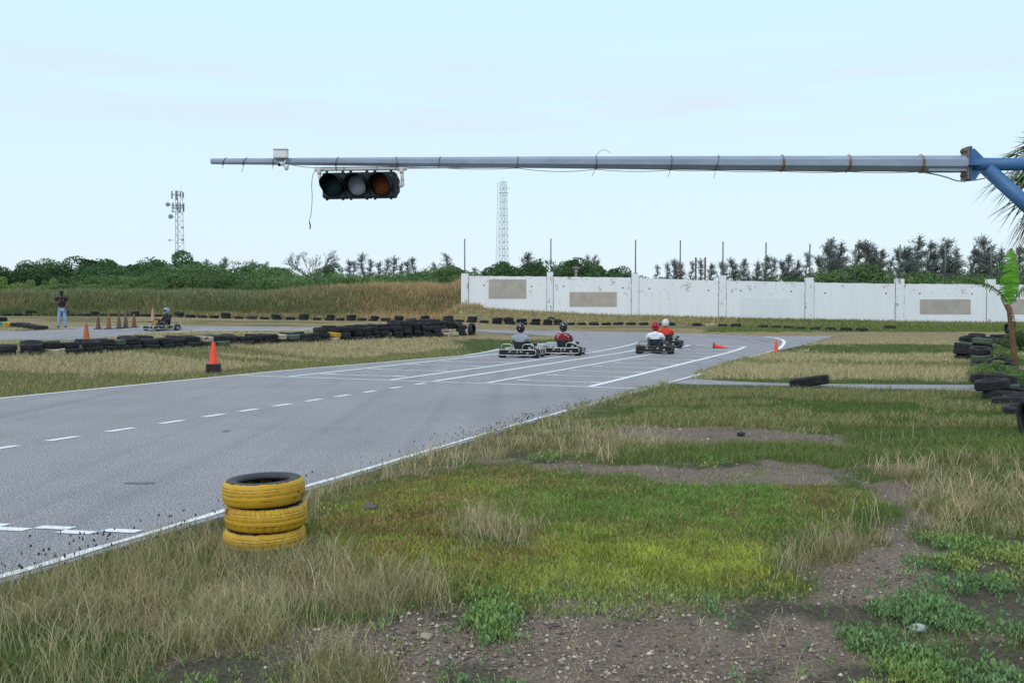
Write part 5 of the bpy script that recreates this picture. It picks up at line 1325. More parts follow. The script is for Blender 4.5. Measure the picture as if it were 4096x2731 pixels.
for i, (px, rust, tail) in enumerate([(898, 0, 1), (980, 1, 2), (1096, 1, 1), (1348, 0, 1), (1590, 0, 1), (1758, 0, 0), (2070, 0, 0), (2384, 0, 3), (2682, 0, 2), (2865, 1, 2), (3126, 2, 0), (3390, 2, 0), (3682, 2, 0)]):
    r = float(np.interp(px, [845, 1480, 2200, 3000, 3860], [.0385, .0575, .078, .097, .111])) * 1.13 + .004; c = gl(px, np.interp(px, [845, 3860], [646, 656.3])); tl_ = random.uniform(-.02, .03)
    mb = MB(); n_ = 8
    pp = [c + Vector((tl_ * math.sin(a), r * math.cos(a), r * math.sin(a))) for a in np.linspace(0, 2 * math.pi, 25)[:-1]]
    mb.tube(pp, .0038 if rust < 2 else .006, 5, closed=True)
    if tail: mb.tube([c + Vector((0, -r, 0)), c + Vector((-.01, -r * .5, -r * .9)), c + Vector((-.02 * tail, -.02, -r - .05 * min(tail, 2)))], .0032, 5)
    if tail == 3: mb.tube([c + Vector((0, 0, r)), c + Vector((.05, 0, r + .06)), c + Vector((.12, 0, r + .085)), c + Vector((.18, .02, r + .06)), c + Vector((.20, .02, r + .035))], .003, 5)
    mb.build("wire_tie", mrs if rust == 2 else mwire, gan)
    if rust == 2:
        mb = MB(); R8 = r / 1.13 * 1.0
        vs = []
        for dx in (-.012, .022):
            for j in range(3, 8):
                a = 2 * math.pi * (j + .5) / 8; vs.append(c + Vector((dx, R8 * 1.075 * math.cos(a), R8 * 1.075 * math.sin(a))))
        mb.add(vs, [(j, j + 1, j + 6, j + 5) for j in range(4)]); mb.build("rust_stain", mrs, gan)
# cables slung under the arm
def cable(name, pts, r, m, label, cat="cable"):
    mb = MB(); mb.tube(pts, r, 6); o = mb.build(name, m, None); tag(o, label, cat); return o
def sag(knots, n=8, dip=6):
    out_ = []
    for (x0, y0, d0), (x1, y1, _) in zip(knots, knots[1:]):
        for j in range(n):
            t_ = j / n; out_.append(gp3(x0 + (x1 - x0) * t_, y0 + (y1 - y0) * t_ + d0 * 4 * t_ * (1 - t_), -.02))
    out_.append(gp3(knots[-1][0], knots[-1][1], -.02)); return out_
mcab = basic("grey cable sheath", (.34, .34, .36), (.24, .24, .25), 8, .6); mcabd = basic("dark cable sheath", (.10, .10, .11), (.16, .16, .17), 8, .6)
cable("power_cable", sag([(1148, 640, 4), (1175, 662, 2), (1262, 671, 0), (1590, 667, 1), (1626, 668, 0), (1758, 672, 5), (2070, 673, 11), (2384, 678, 7), (2682, 681, 3), (2865, 682, 5), (3126, 685, 5), (3390, 687, 4), (3660, 689, 0)]), .0045, mcabd, "thin dark cable sagging in loops under the galvanised arm")
cable("power_cable", sag([(1628, 673, 0), (2070, 669.5, 0), (2682, 677, 0), (3126, 682, 0), (3390, 686, -2), (3600, 686, -2), (3690, 690, -3), (3800, 714, 6), (3870, 723, 4), (3960, 706, 2), (4096, 677, 0), (4330, 640, 0)]), .010, mcab, "thicker pale cable running under the arm to the blue bracket")
cable("dangling_wire", [gp3(1260, 683), gp3(1252, 698), gp3(1248, 718), gp3(1246.5, 750), gp3(1249, 785), gp3(1247, 830), gp3(1244, 858), gp3(1237, 884), gp3(1238, 892), gp3(1241, 905), gp3(1240, 915)], .0045, basic("grey dangling wire", (.20, .20, .21), (.14, .14, .15), 8, .6), "loose wire dangling from the left end of the white pipe frame", "wire")
mb = MB(); mb.tube([gp3(1237.5, 888), gp3(1240.5, 898), gp3(1241.5, 906), gp3(1239.5, 916)], .0085, 8); o = mb.build("sleeve", mblk, bpy.data.objects["dangling_wire"])
# junction box and camera
q0, q1 = gp3(1101.6, 603), gp3(1156.7, 637); c = (q0 + q1) / 2 + Vector((0, -.075, 0))
jb = thing("junction_box", "white plastic junction box strapped on the arm's left part", "junction box", c)
mpl = basic("white plastic", (.74, .74, .76), (.68, .68, .71), 4, .4)
w_, h_ = q1.x - q0.x, q0.z - q1.z
mb = MB(); mb.box((0, 0, -.008), (w_, .11, h_ - .016), bev=.008); mb.build("box", mpl, jb)
mb = MB(); mb.box((0, -.0, h_ / 2), (w_ + .012, .122, .02), bev=.006); mb.build("lid", mpl, jb)
cb = gp3(1122, 657, -.12); sc_ = thing("security_camera", "small white bullet camera hanging below the junction box", "camera", cb)
d = Vector((-.35, -1, -.25)).normalized(); a_, b_ = -d * .07, d * .035
mb = MB(); mb.tube([a_, b_], .029, 18); bd = mb.build("body", mpl, sc_)
mb = MB(); mb.tube([b_ * 1.0, b_ + d * .004], .024, 18); mb.build("lens", mblk, bd)
mb = MB(); mb.tube([-d * .04, Vector((.045, .04, .03)), Vector((.06, .07, .075))], .012, 10); mb.lathe([(.001, -.05), (.02, -.045), (.032, -.02), (.034, .01), (.03, .03), (.001, .035)], 16, M=Matrix.Translation((.068, .05, -.03))); mb.build("bracket", mpl, sc_)

# traffic light lying sideways in a PVC frame
tl0 = gp3(1440, 743)
TL = thing("traffic_light", "unlit black three lamp traffic light hung sideways in a white pipe frame", "traffic light", tl0)
mhs = basic("black signal housing", (.012, .015, .022), (.02, .024, .033), 4, .6, spec=.25); mvi = basic("black visor", (.006, .007, .010), (.010, .012, .016), 4, .7, spec=.15)
S_ = .345
mb = MB()
for i in (-1, 0, 1):
    mb.box((i * S_, .0, 0), (S_ - .006, .17, .35), bev=.012); mb.box((i * S_, -.088, 0), (S_ - .012, .012, .335), bev=.004)
    for sx in (-.115, .115):
        for sz in (-1, 1): mb.box((i * S_ + sx, -.05, sz * .187), (.028, .05, .034), bev=.005)
mb.prism([(1.5 * S_ - .004, -.08, .17), (1.5 * S_ + .022, .02, .08), (1.5 * S_ + .022, .02, -.08), (1.5 * S_ - .004, -.08, -.17)], (0, .1, 0))
hs = mb.build("housing", mhs, TL)
mb = MB()
for x_, z_ in ((-S_ + .10, .118), (S_ + .12, .118), (-S_ - .135, -.115), (.11, -.115), (S_ + .12, -.115)): mb.lathe([(.006, -.003), (.005, .003), (.0005, .004)], 8, M=Matrix.Translation((x_, -.0945, z_)) @ Matrix.Rotation(math.pi / 2, 4, 'X'))
mb.build("screw", malu, hs)
def lens(name, x, col, rough, c2):
    m, n, p = newmat(name); p.inputs["Base Color"].default_value = (*col, 1); p.inputs["Roughness"].default_value = rough; p.inputs["Specular IOR Level"].default_value = .12
    vo = n.nodes.new("ShaderNodeTexVoronoi"); vo.inputs["Scale"].default_value = 60; t_ = n.nodes.new("ShaderNodeTexCoord"); n.links.new(t_.outputs["Object"], vo.inputs[0])
    b_ = n.nodes.new("ShaderNodeBump"); b_.inputs["Strength"].default_value = .4; b_.inputs["Distance"].default_value = .004; n.links.new(vo.outputs["Distance"], b_.inputs["Height"]); n.links.new(b_.outputs[0], p.inputs["Normal"])
    M = Matrix.Translation((x, -.096, 0)) @ Matrix.Rotation(math.pi / 2, 4, 'X')
    mb = MB(); mb.lathe([(.145 * math.sin(a), .04 * math.cos(a)) for a in np.linspace(math.pi / 2, .01, 9)], 40, M=M); mb.build("lens", m, TL)
lens("dark green lens", -S_, (.001, .015, .019), .55, 0); lens("clear grey lens", 0, (.17, .19, .215), .5, 0); lens("amber brown lens", S_, (.075, .019, .004), .55, 0)
def visor(x, name="visor"):
    mb = MB(); vs = []; seg = 48; k = 5
    for ri, r in enumerate((.152, .147)):
        for j in range(seg):
            a = 2 * math.pi * j / seg; up = math.sin(a); L = .205 * max(0.0, min(1.0, (up + .62) / 1.0)) ** .8 + .012
            L = .21 if up > .35 else L
            for q in range(k):
                f = q / (k - 1); vs.append((x + r * math.cos(a), -.094 - L * f, r * math.sin(a) - .018 * f))
    fs = []
    for ri in range(2):
        o_ = ri * seg * k
        for j in range(seg):
            j2 = (j + 1) % seg
            for q in range(k - 1):
                f = (o_ + j * k + q, o_ + j2 * k + q, o_ + j2 * k + q + 1, o_ + j * k + q + 1); fs.append(f if ri else f[::-1])
    for j in range(seg):
        j2 = (j + 1) % seg; a_ = seg * k; fs.append((j * k + k - 1, j2 * k + k - 1, a_ + j2 * k + k - 1, a_ + j * k + k - 1))
    mb.add(vs, fs, 0, True); mb.build("visor", mvi, TL)
for x in (-S_, 0, S_): visor(x)
L_ = lambda px, py, dy=-.0: gp3(px, py, dy) - tl0
mb = MB(); mb.tube([L_(1262, 678.5), L_(1624, 674.5)], .0235, 14)
mb.tube([L_(1259, 678.8), L_(1294, 678.2)], .029, 14); mb.tube([L_(1586, 675), L_(1626.5, 674.4)], .029, 14)
mb.tube([L_(1276, 679), L_(1280, 715), L_(1284, 738, .02)], .0235, 14); mb.tube([L_(1606, 676), L_(1609, 712), L_(1610, 738)], .0235, 14); mb.tube([L_(1606, 676), L_(1606.6, 694)], .029, 14); mb.tube([L_(1276, 679), L_(1277.5, 698)], .029, 14)
mb.tube([L_(1609.6, 728), L_(1610, 741), L_(1606, 743.5), L_(1593, 743.5)], .027, 14); mb.tube([L_(1283, 728), L_(1284, 741), L_(1291, 743.5, .02)], .027, 14)
mb.build("pipe_frame", mpvc, TL)
for px, y0, y1 in ((1345, 664, 688), (1375, 670, 692), (1508, 668, 688), (1592, 664, 684)):
    mb = MB(); mb.tube([L_(px, y0 - 4, -.03), L_(px + 1, y1, -.03), L_(px + 3, y1 + 6, -.02)], .003, 5); mb.build("wire_tie", mwire, TL)

for ch in TL.children:
    if not ch.name.startswith(("pipe", "wire")): ch.rotation_euler = (0, 0, R(-8))
# ------------------------------------------------------------------ lattice towers far off
msteel = basic("pale galvanised lattice", (.36, .39, .42), (.30, .33, .36), .5, .6)  # light grey is the galvanised steel's own colour
def tower(name, label, base_px, top_py, Y, w0, w1, bays, tri, red=False):
    b0 = at(base_px, 1237, Y); zt = at(base_px, top_py, Y).z; zb = float(H(b0.x, b0.y))
    o = thing(name, label, "telecom tower", (b0.x, b0.y, zb)); Ht = zt - zb
    ns = 3 if tri else 4; rot = R(20 if tri else 12)
    def P(i, f): a = rot + 2 * math.pi * i / ns; w_ = w0 + (w1 - w0) * f; return Vector((w_ * math.cos(a), w_ * math.sin(a), Ht * f))
    for i in range(ns):
        mb = MB(); mb.tube([P(i, 0), P(i, 1)], .06 if tri else .035, 6); mb.build("leg", msteel, o)
    mb = MB(); TB_ = .022 if tri else .02
    for k_ in range(bays):
        f0, f1 = k_ / bays, (k_ + 1) / bays
        for i in range(ns):
            j = (i + 1) % ns
            mb.tube([P(i, f0), P(j, f1)], TB_, 4); mb.tube([P(j, f0), P(i, f1)], TB_, 4); mb.tube([P(i, f1), P(j, f1)], TB_, 4)
    mb.build("bracing", msteel, o)
    return o, P, Ht
o, P, Ht = tower("telecom_tower", "left lattice telecom tower crowded with panel antennas and dishes", 717, 766, 215, 1.4, 1.05, 16, True)
Y = 215; zz = lambda py: at(717, py, Y).z - o.location.z; xx = lambda px: (px - 717) / F * Y
mant = basic("antenna casing", (.26, .28, .31), (.20, .22, .25), 1, .6)
for px, y0, y1, dy in [(699, 766, 797, -.8), (709, 766, 799, .9), (719, 766, 803, -1.2), (731, 767, 792, -.6), (735, 768, 790, .6), (702, 812, 842, -.8), (712, 812, 838, .8), (720, 815, 845, -1.1), (730, 812, 852, -.6), (737, 812, 846, .5)]:
    mb = MB(); mb.box((xx(px), dy, (zz(y0) + zz(y1)) / 2), (.30, .22, zz(y0) - zz(y1)), bev=.03); mb.build("panel_antenna", mant, o)
for py in (780, 822, 832):
    mb = MB(); mb.tube([(xx(695), -.8, zz(py)), (xx(738), -.8, zz(py)), (xx(735), .9, zz(py)), (xx(700), .9, zz(py)), (xx(695), -.8, zz(py))], .06, 6); mb.build("antenna_ring", msteel, o)
for px, py, r in [(683, 820, .50), (694, 868, .55), (702, 848, .25), (740, 911, .25), (740, 960, .28), (688, 962, .22), (728, 848, .25)]:
    mb = MB(); M = Matrix.Translation((xx(px), -.9, zz(py))) @ Matrix.Rotation(math.pi / 2, 4, 'X'); mb.lathe([(r, .12), (r, -.05), (r * .6, -.18), (.05, -.22)], 20, M=M); mb.lathe([(r, .12), (.001, .16)], 20, M=M); mb.tube([(xx(px), -.75, zz(py)), (xx(717 + (px - 717) * .6), 0, zz(py))], .05, 5); mb.build("dish_antenna", mant, o)
mb = MB(); mb.tube([(xx(731), 0, zz(770)), (xx(732), 0, zz(740))], .03, 5); mb.tube([(xx(718), 0, zz(770)), (xx(718), 0, zz(758))], .03, 5); mb.build("whip_antenna", msteel, o)
mb = MB(); mb.tube([(xx(717), -.4, 0), (xx(718), -.3, Ht)], .09, 6); mb.build("cable_run", msteel, o)
o2, P, Ht = tower("telecom_tower", "bare square lattice mast with side ladder behind the white wall", 2015, 728, 165, 1.05, .55, 19, False)
mb = MB()
for s in (0, .34): mb.tube([P(2, 0) + Vector((-.25 - s, 0, 0)), P(2, 1) + Vector((-.2 - s, 0, 0))], .025, 4)
for k_ in range(60):
    f = k_ / 60; mb.tube([P(2, f) + Vector((-.25, 0, 0)), P(2, f) + Vector((-.59, 0, 0))], .016, 4)
mb.build("ladder", msteel, o2)
mb = MB(); mb.tube([(-.2, 0, Ht), (-.15, 0, Ht + .9)], .03, 5); mb.tube([(.6, 0, Ht - 1.2), (1.1, 0, Ht - 1.1)], .04, 5); mb.tube([(-.9, -.3, Ht - 2.0), (.9, -.3, Ht - 2.0)], .05, 5); mb.build("top_rods", msteel, o2)
# ------------------------------------------------------------------ trees
mleaf = plantmat("leaves", .18, .22); mbark = basic("grey brown bark", (.14, .11, .085), (.08, .065, .05), 6, .95)
def leafquads(C, size, elong=1.0, up=None, nrm=None):
    n = len(C)
    a = rng.normal(size=(n, 3)); a /= np.linalg.norm(a, axis=1)[:, None]
    if up is not None: a = a * (1 - up[1]) + np.array(up[0]) * up[1]; a /= np.linalg.norm(a, axis=1)[:, None]
    b_ = np.cross(a, rng.normal(size=(n, 3))); b_ /= np.linalg.norm(b_, axis=1)[:, None]
    s = np.asarray(size)[:, None] if np.ndim(size) else size
    a = a * s * elong; b_ = b_ * s
    v = np.stack([C - a * .5, C + b_ * .32, C + a * .5, C - b_ * .32], 1).reshape(-1, 3)
    return v, np.arange(n)[:, None] * 4 + [[0, 1, 2, 3]]
def lump(n, c, r, flat=1.0):
    d = rng.normal(size=(n, 3)); d /= np.linalg.norm(d, axis=1)[:, None]
    rad = r * (.55 + .45 * rng.random(n) ** .5)
    return np.array(c) + d * rad[:, None] * np.array((1, 1, flat))
def limbs(pts_list):
    mb = MB()
    for pts, r in pts_list: mb.tube(pts, r, 6)
    return mb
def broad(seed, lobes, leaves, size, base, alt, w=1.0, h=1.0, flat=.8, low=True, twig=0.0):
    """crown of about 2 m half width, 2 m high centred over a short trunk, in units scaled later"""
    global rng
    rng = np.random.default_rng(seed); C = []; K = []; NR = []
    L = []
    for i in range(lobes):
        a = rng.random() * 6.28; q = rng.random() ** .6
        top = math.sqrt(max(0, 1 - (q * .95) ** 2))
        z = (.25 + .75 * rng.random() * 1.0) * top * 1.75 * h if low else (.75 + .35 * rng.random()) * top * 1.7 * h
        L.append((q * 1.65 * w * math.cos(a), q * 1.65 * w * math.sin(a), .25 + z, (.36 + .42 * rng.random() ** 1.5)))
    for (x, y, z, r) in L:
        c = lump(int(leaves / lobes), (x, y, z), r, flat); C.append(c); NR.append((c - np.array((x, y, z))) / r + np.array((0, 0, .25)))
        t_ = rng.random(); kk = np.array(base) * (1 - t_) + np.array(alt) * t_
        K.append(kk * (.75 + .5 * rng.random((len(c), 1))))
        if twig:
            m = int(len(c) * twig); d = rng.normal(size=(m, 3)); d[:, 2] = np.abs(d[:, 2]) + .3; d /= np.linalg.norm(d, axis=1)[:, None]
            c2 = np.array((x, y, z)) + d * (r * (1.0 + .65 * rng.random((m, 1)) ** 2)); C.append(c2); NR.append(d); K.append(kk * (.85 + .5 * rng.random((m, 1))))
    C = np.concatenate(C); K = np.concatenate(K)
    v, q = leafquads(C, size * (.6 + .8 * rng.random(len(C))), 1.3, nrm=np.concatenate(NR))
    o = np_mesh("crown", v, q, None, mleaf, np.repeat(K, 4, 0)); me = o.data; bpy.data.objects.remove(o)
    pl = [([(0, 0, -.3), (.02, .02, .5), (.05, 0, 1.1)], [.13, .10, .06])]
    for (x, y, z, r) in L[:7]: pl.append(([(.02, .02, .4), (x * .5, y * .5, .5 + z * .35), (x, y, z)], [.06, .045, .015]))
    t_ = limbs(pl).build("trunk", mbark); tm = t_.data; bpy.data.objects.remove(t_)
    return me, tm
DK, MD, LT, YG = (.062, .122, .055), (.098, .18, .068), (.155, .245, .088), (.215, .31, .10)
BROAD = [broad(100 + i, 20, 15000, .075, DK, MD, twig=0) for i in range(4)]
MOUND = [broad(200 + i, 24, 16000, .058, MD, LT, w=1.25, h=.72, flat=.6, twig=0) for i in range(3)]
LIGHT = [broad(300 + i, 18, 7000, .08, LT, YG, twig=0) for i in range(2)]
def casu(seed, n_br, wind=.25, dens=34, col=(.13, .165, .15), alt=(.20, .23, .20), slim=.20, top=.18, bare=.0):
    """feathery casuarina 1 unit tall"""
    global rng
    rng = np.random.default_rng(seed); pl = []; C = []; D = []
    lean = rng.normal(0, .04)
    def trunk(f): return Vector((lean * f + .02 * math.sin(f * 9 + seed), .02 * math.cos(f * 7), f))
    pl.append(([trunk(f) for f in np.linspace(-.05, 1, 10)], [.014 * (1 - f) + .0022 for f in np.linspace(0, 1, 10)]))
    for i in range(n_br):
        f = .12 + .86 * (i / n_br) + rng.normal(0, .02); f = min(max(f, .08), .985)
        a = rng.random() * 6.28; Lb = slim * (1.12 - f) ** .75 * (.55 + .8 * rng.random())
        up_ = R(28 + 28 * rng.random()); p0 = trunk(f)
        d = Vector((math.cos(a) * math.cos(up_) + wind, math.sin(a) * math.cos(up_), math.sin(up_))).normalized()
        p1 = p0 + d * Lb * .55; p2 = p1 + (d + Vector((wind * .8, 0, -.15))).normalized() * Lb * .45
        pl.append(([p0, p1, p2], [.0045, .003, .0012]))
        m = int(dens * (.5 + Lb / slim) * (0.35 if rng.random() < bare else 1)); t_ = rng.random(m) ** .7
        pts = np.where((t_ < .55)[:, None], np.array(p0) + (np.array(p1) - np.array(p0)) * (t_ / .55)[:, None], np.array(p1) + (np.array(p2) - np.array(p1)) * ((t_ - .55) / .45)[:, None])
        C.append(pts + rng.normal(0, .011 + .008 * t_[:, None], (m, 3))); D.append(np.tile(np.array(d) * .8 + np.array((wind * .6, 0, .1)), (m, 1)) + rng.normal(0, .45, (m, 3)))
    m = 40; C.append(np.array([trunk(.86 + .16 * q) for q in rng.random(m)]) + rng.normal(0, .008, (m, 3))); D.append(np.tile((wind, 0, 1.0), (m, 1)) + rng.normal(0, .3, (m, 3)))
    C = np.concatenate(C); D = np.concatenate(D); D /= np.linalg.norm(D, axis=1)[:, None]
    n = len(C); s = np.cross(D, rng.normal(size=(n, 3))); s /= np.linalg.norm(s, axis=1)[:, None]
    Ln = (.016 + .026 * rng.random((n, 1))); wd = .0036
    v = np.stack([C - D * Ln * .5, C + s * wd, C + D * Ln, C - s * wd], 1).reshape(-1, 3)
    t_ = rng.random((n, 1)); K = np.array(col) * (1 - t_) + np.array(alt) * t_
    o = np_mesh("crown", v, np.arange(n)[:, None] * 4 + [[0, 1, 2, 3]], None, mleaf, np.repeat(K, 4, 0)); me = o.data; bpy.data.objects.remove(o)
    t_ = limbs(pl).build("trunk", mbark); tm = t_.data; bpy.data.objects.remove(t_)
    return me, tm
CASU = [casu(400 + i, 56 + 6 * i, .22 + .05 * i, 36, slim=.22 + .02 * i) for i in range(5)]
THIN = [casu(500 + i, 44, .2, 36, (.17, .205, .20), (.25, .28, .275), slim=.19, bare=.3) for i in range(4)]
ZT = {}
for ms_, q_ in ((BROAD, 99.7), (MOUND, 98.5), (LIGHT, 99)):
    for m_ in ms_: ZT[m_[0].name] = float(np.percentile([v.co.z for v in m_[0].vertices], q_))
def tree(name, meshes, label, px, top, Y, unit, group, sx=1.0, rz=None, cat="tree"):
    """unit: height of the modelled tree in mesh units; scaled so its top shows at row top"""
    b0 = at(px, 1200, Y); zg = float(H(b0.x, b0.y)); Ht = at(px, top, Y).z - zg; s = Ht / (ZT[meshes[0].name] if unit > 1.5 else unit)
    o = thing(name, label, cat, (b0.x, b0.y, zg - .05), random.random() * 6.28 if rz is None else rz, group)
    for nm, me in zip(("crown", "trunk"), meshes):
        c = bpy.data.objects.new(nm, me); COL.objects.link(c); c.parent = o; c.scale = (s * sx, s * sx, s)
    return o
GL = "trees in the green belt behind the grassy bank"
specs = []   # photo column, top row, depth, kind, width factor
for px, top, Y, kd, sx in [(-90, 1055, 84, 0, 1.2), (20, 1058, 82, 0, 1.1), (95, 1046, 84, 0, 1.0), (165, 1062, 82, 0, 1.1), (215, 1040, 90, 0, 1.0), (265, 1052, 84, 0, 1.1), (330, 1032, 86, 0, 1.15), (395, 1042, 88, 0, 1.1), (440, 1060, 83, 0, 1.1), (500, 1044, 90, 0, 1.05), (560, 1054, 88, 0, 1.1), (610, 1072, 84, 0, 1.1),
     (735, 1004, 95, 0, .95), (680, 1050, 92, 0, 1.0), (800, 1064, 90, 0, 1.2), (1330, 1058, 105, 0, .8), (660, 1085, 80, 0, 1.3), (40, 1110, 74, 2, 1.1), (150, 1122, 73, 2, 1.0), (235, 1118, 73, 2, .8), (345, 1105, 75, 1, 1.3), (470, 1108, 75, 1, 1.3), (560, 1112, 74, 1, 1.3), (700, 1100, 75, 1, 1.4),
     (850, 1070, 80, 1, 1.3), (960, 1058, 84, 1, 1.3), (1070, 1084, 84, 1, 1.25), (1160, 1088, 82, 1, 1.25), (1270, 1108, 84, 1, 1.25), (1390, 1102, 84, 1, 1.35), (1490, 1104, 86, 1, 1.4), (1590, 1098, 88, 1, 1.35), (1690, 1084, 82, 1, 1.3), (1780, 1074, 80, 1, 1.3), (1850, 1080, 78, 1, 1.2), (1130, 1100, 75, 1, 1.3), (920, 1108, 74, 1, 1.3), (1400, 1118, 75, 1, 1.2), (1640, 1112, 75, 1, 1.3), (1800, 1105, 74, 1, 1.2)]:
    specs.append((px, top, Y, kd, sx))
NM = {0: ("broadleaf_tree", BROAD, "dark bushy broadleaf tree"), 1: ("mounded_shrub", MOUND, "low mounded mid green thorn tree"), 2: ("light_shrub", LIGHT, "light yellow green shrub")}
UN = {0: 2.55, 1: 1.95, 2: 2.5}
cnt = {0: 0, 1: 0, 2: 0}
for px, top, Y, kd, sx in sorted(specs):
    cnt[kd] += 1; nm, ms, lb = NM[kd]
    extra = {735: "tallest dark round crowned tree right in front of the left telecom tower", 1330: "small dark tree right of the bare umbrella tree"}.get(px)
    back = "in front" if Y < 78 else "of the belt"
    tree(nm, ms[random.randrange(len(ms))], extra or f"{lb} behind the bank, {nth(cnt[kd])} of its kind from the left", px, top, Y, UN[kd], GL, sx)
# feathery spires standing grey behind the left belt
GS = "thin casuarinas behind the green belt"
for i, (px, top, Y) in enumerate([(835, 1040, 120), (880, 1050, 125), (895, 1030, 130), (1010, 1042, 125), (1060, 1050, 120), (1385, 1038, 118), (1415, 1046, 122), (1455, 1014, 125), (1478, 1040, 120), (1530, 1045, 124), (1545, 1035, 125), (1577, 1026, 120), (1610, 1055, 118), (1640, 1040, 122), (1657, 1030, 118), (1730, 1050, 110), (1788, 1017, 112), (1820, 1055, 112), (1895, 1070, 108)]):
    tree("casuarina_tree", THIN[i % 4], f"thin greyish casuarina spire behind the green belt, {nth(i + 1)} from the left", px, top, Y, 1.0, GS, 1.5)
GRR = "trees rising behind the white wall"
for i, (px, top, Y, ms, un, sx, nm, lab) in enumerate([
    (1950, 1075, 80, BROAD[0], 2.55, 1.3, "broadleaf_tree", "dark scrubby tree behind the wall just right of the first pillar"), (2010, 1050, 78, BROAD[1], 2.55, 1.1, "broadleaf_tree", "dark ragged tree at the foot of the ladder mast"), (2060, 1046, 80, BROAD[2], 2.55, 1.0, "broadleaf_tree", "dark ragged tree right of the ladder mast's foot"), (2130, 1082, 78, BROAD[3], 2.55, 1.6, "broadleaf_tree", "low dark scrub tree behind the wall left of the second pillar"), (2190, 1070, 82, BROAD[0], 2.55, 1.2, "broadleaf_tree", "small dark tree beside the second pillar"),
    (2300, 1036, 84, BROAD[1], 2.55, 1.0, "broadleaf_tree", "rounded tree behind the double armed utility pole, highest of the dome"), (2255, 1070, 82, BROAD[2], 2.55, 1.3, "broadleaf_tree", "low dark tree left of the double armed utility pole"), (2370, 1052, 83, BROAD[3], 2.55, 1.1, "broadleaf_tree", "bushy tree right of the double armed utility pole"), (2430, 1065, 82, BROAD[0], 2.55, .9, "broadleaf_tree", "knobbly dark tree right of the smaller utility pole"), (2475, 1070, 82, BROAD[1], 2.55, .9, "broadleaf_tree", "knobbly dark tree left of the third pillar"), (2585, 1092, 82, BROAD[2], 2.55, 1.2, "broadleaf_tree", "small dark tree just right of the third pillar"),
    (3450, 1068, 74, MOUND[1], 1.95, 1.35, "dome_tree", "smooth bright green dome tree behind the wall between fifth and sixth pillars"), (3390, 1092, 73, MOUND[0], 1.95, 1.2, "dome_tree", "lower left shoulder beside the bright green dome tree"), (3700, 1112, 73, MOUND[2], 1.95, 1.6, "dome_tree", "low green shrub line behind the wall right of the sixth pillar"), (3830, 1112, 73, MOUND[0], 1.95, 1.5, "dome_tree", "low yellowish green shrub behind the wall near the banana leaf"), (3280, 1098, 76, BROAD[3], 2.55, 1.5, "broadleaf_tree", "dark low tree left of the dense casuarina clump"), (3960, 1090, 76, BROAD[2], 2.55, 1.3, "broadleaf_tree", "dark low tree behind the pillar by the banana plant")]):
    tree(nm, ms, lab, px, top, Y, un, GRR, sx)
GC = "casuarinas behind the white wall"
cs = [(2125, 1012, 100, 1, 2.0), (2170, 1050, 100, 0, 1.4), (2290, 1038, 104, 0, 1.5), (2345, 1020, 105, 0, 1.3), (2375, 1024, 105, 0, 1.3), (2400, 1035, 104, 0, 1.4), (2625, 1060, 100, 0, 1.4), (2665, 1050, 100, 0, 1.4), (2690, 1040, 100, 1, 1.4), (2735, 1050, 98, 0, 1.4), (2765, 1045, 98, 0, 1.5), (2800, 1035, 98, 0, 1.4), (2840, 1055, 95, 1, 1.4), (2880, 1048, 95, 1, 1.3), (2925, 1040, 95, 1, 1.7), (2985, 1038, 92, 1, 1.4), (3035, 1050, 92, 1, 1.4), (3060, 1024, 92, 1, 1.6), (3090, 1032, 94, 0, 1.5), (3125, 1050, 90, 1, 1.5), (3165, 1020, 90, 1, 1.5), (3195, 1045, 90, 1, 1.4), (3225, 1010, 92, 0, 1.5), (3265, 1025, 88, 1, 1.5), (3310, 985, 84, 1, 1.6), (3335, 958, 85, 1, 1.7), (3370, 978, 85, 1, 1.6), (3425, 968, 86, 1, 1.5), (3450, 966, 86, 1, 1.4), (3475, 998, 86, 1, 1.4), (3500, 994, 88, 0, 1.6), (3530, 1003, 88, 1, 1.4), (3560, 1030, 90, 0, 1.5), (3585, 995, 84, 1, 1.5), (3620, 1000, 84, 1, 1.3), (3645, 990, 84, 1, 1.5), (3682, 952, 85, 1, 1.6), (3712, 968, 86, 1, 1.5), (3730, 1010, 86, 1, 1.3), (3770, 1000, 84, 1, 1.5), (3805, 958, 84, 1, 1.9), (3830, 1000, 86, 1, 1.4), (3885, 992, 84, 1, 1.5), (3905, 1005, 86, 1, 1.4), (3935, 956, 84, 1, 1.6), (3965, 1010, 82, 1, 2.0), (4010, 1000, 84, 1, 1.5), (4070, 985, 84, 1, 1.7)]
for i, (px, top, Y, dn, sx) in enumerate(cs):
    ms = CASU[i % 5] if dn else THIN[i % 4]
    tree("casuarina_tree", ms, f"{'dense feathery' if dn else 'sparse thin'} casuarina behind the white wall, {nth(i + 1)} from the left", px, top, Y, 1.0, GC, sx * .82, rz=random.uniform(-.5, .5))
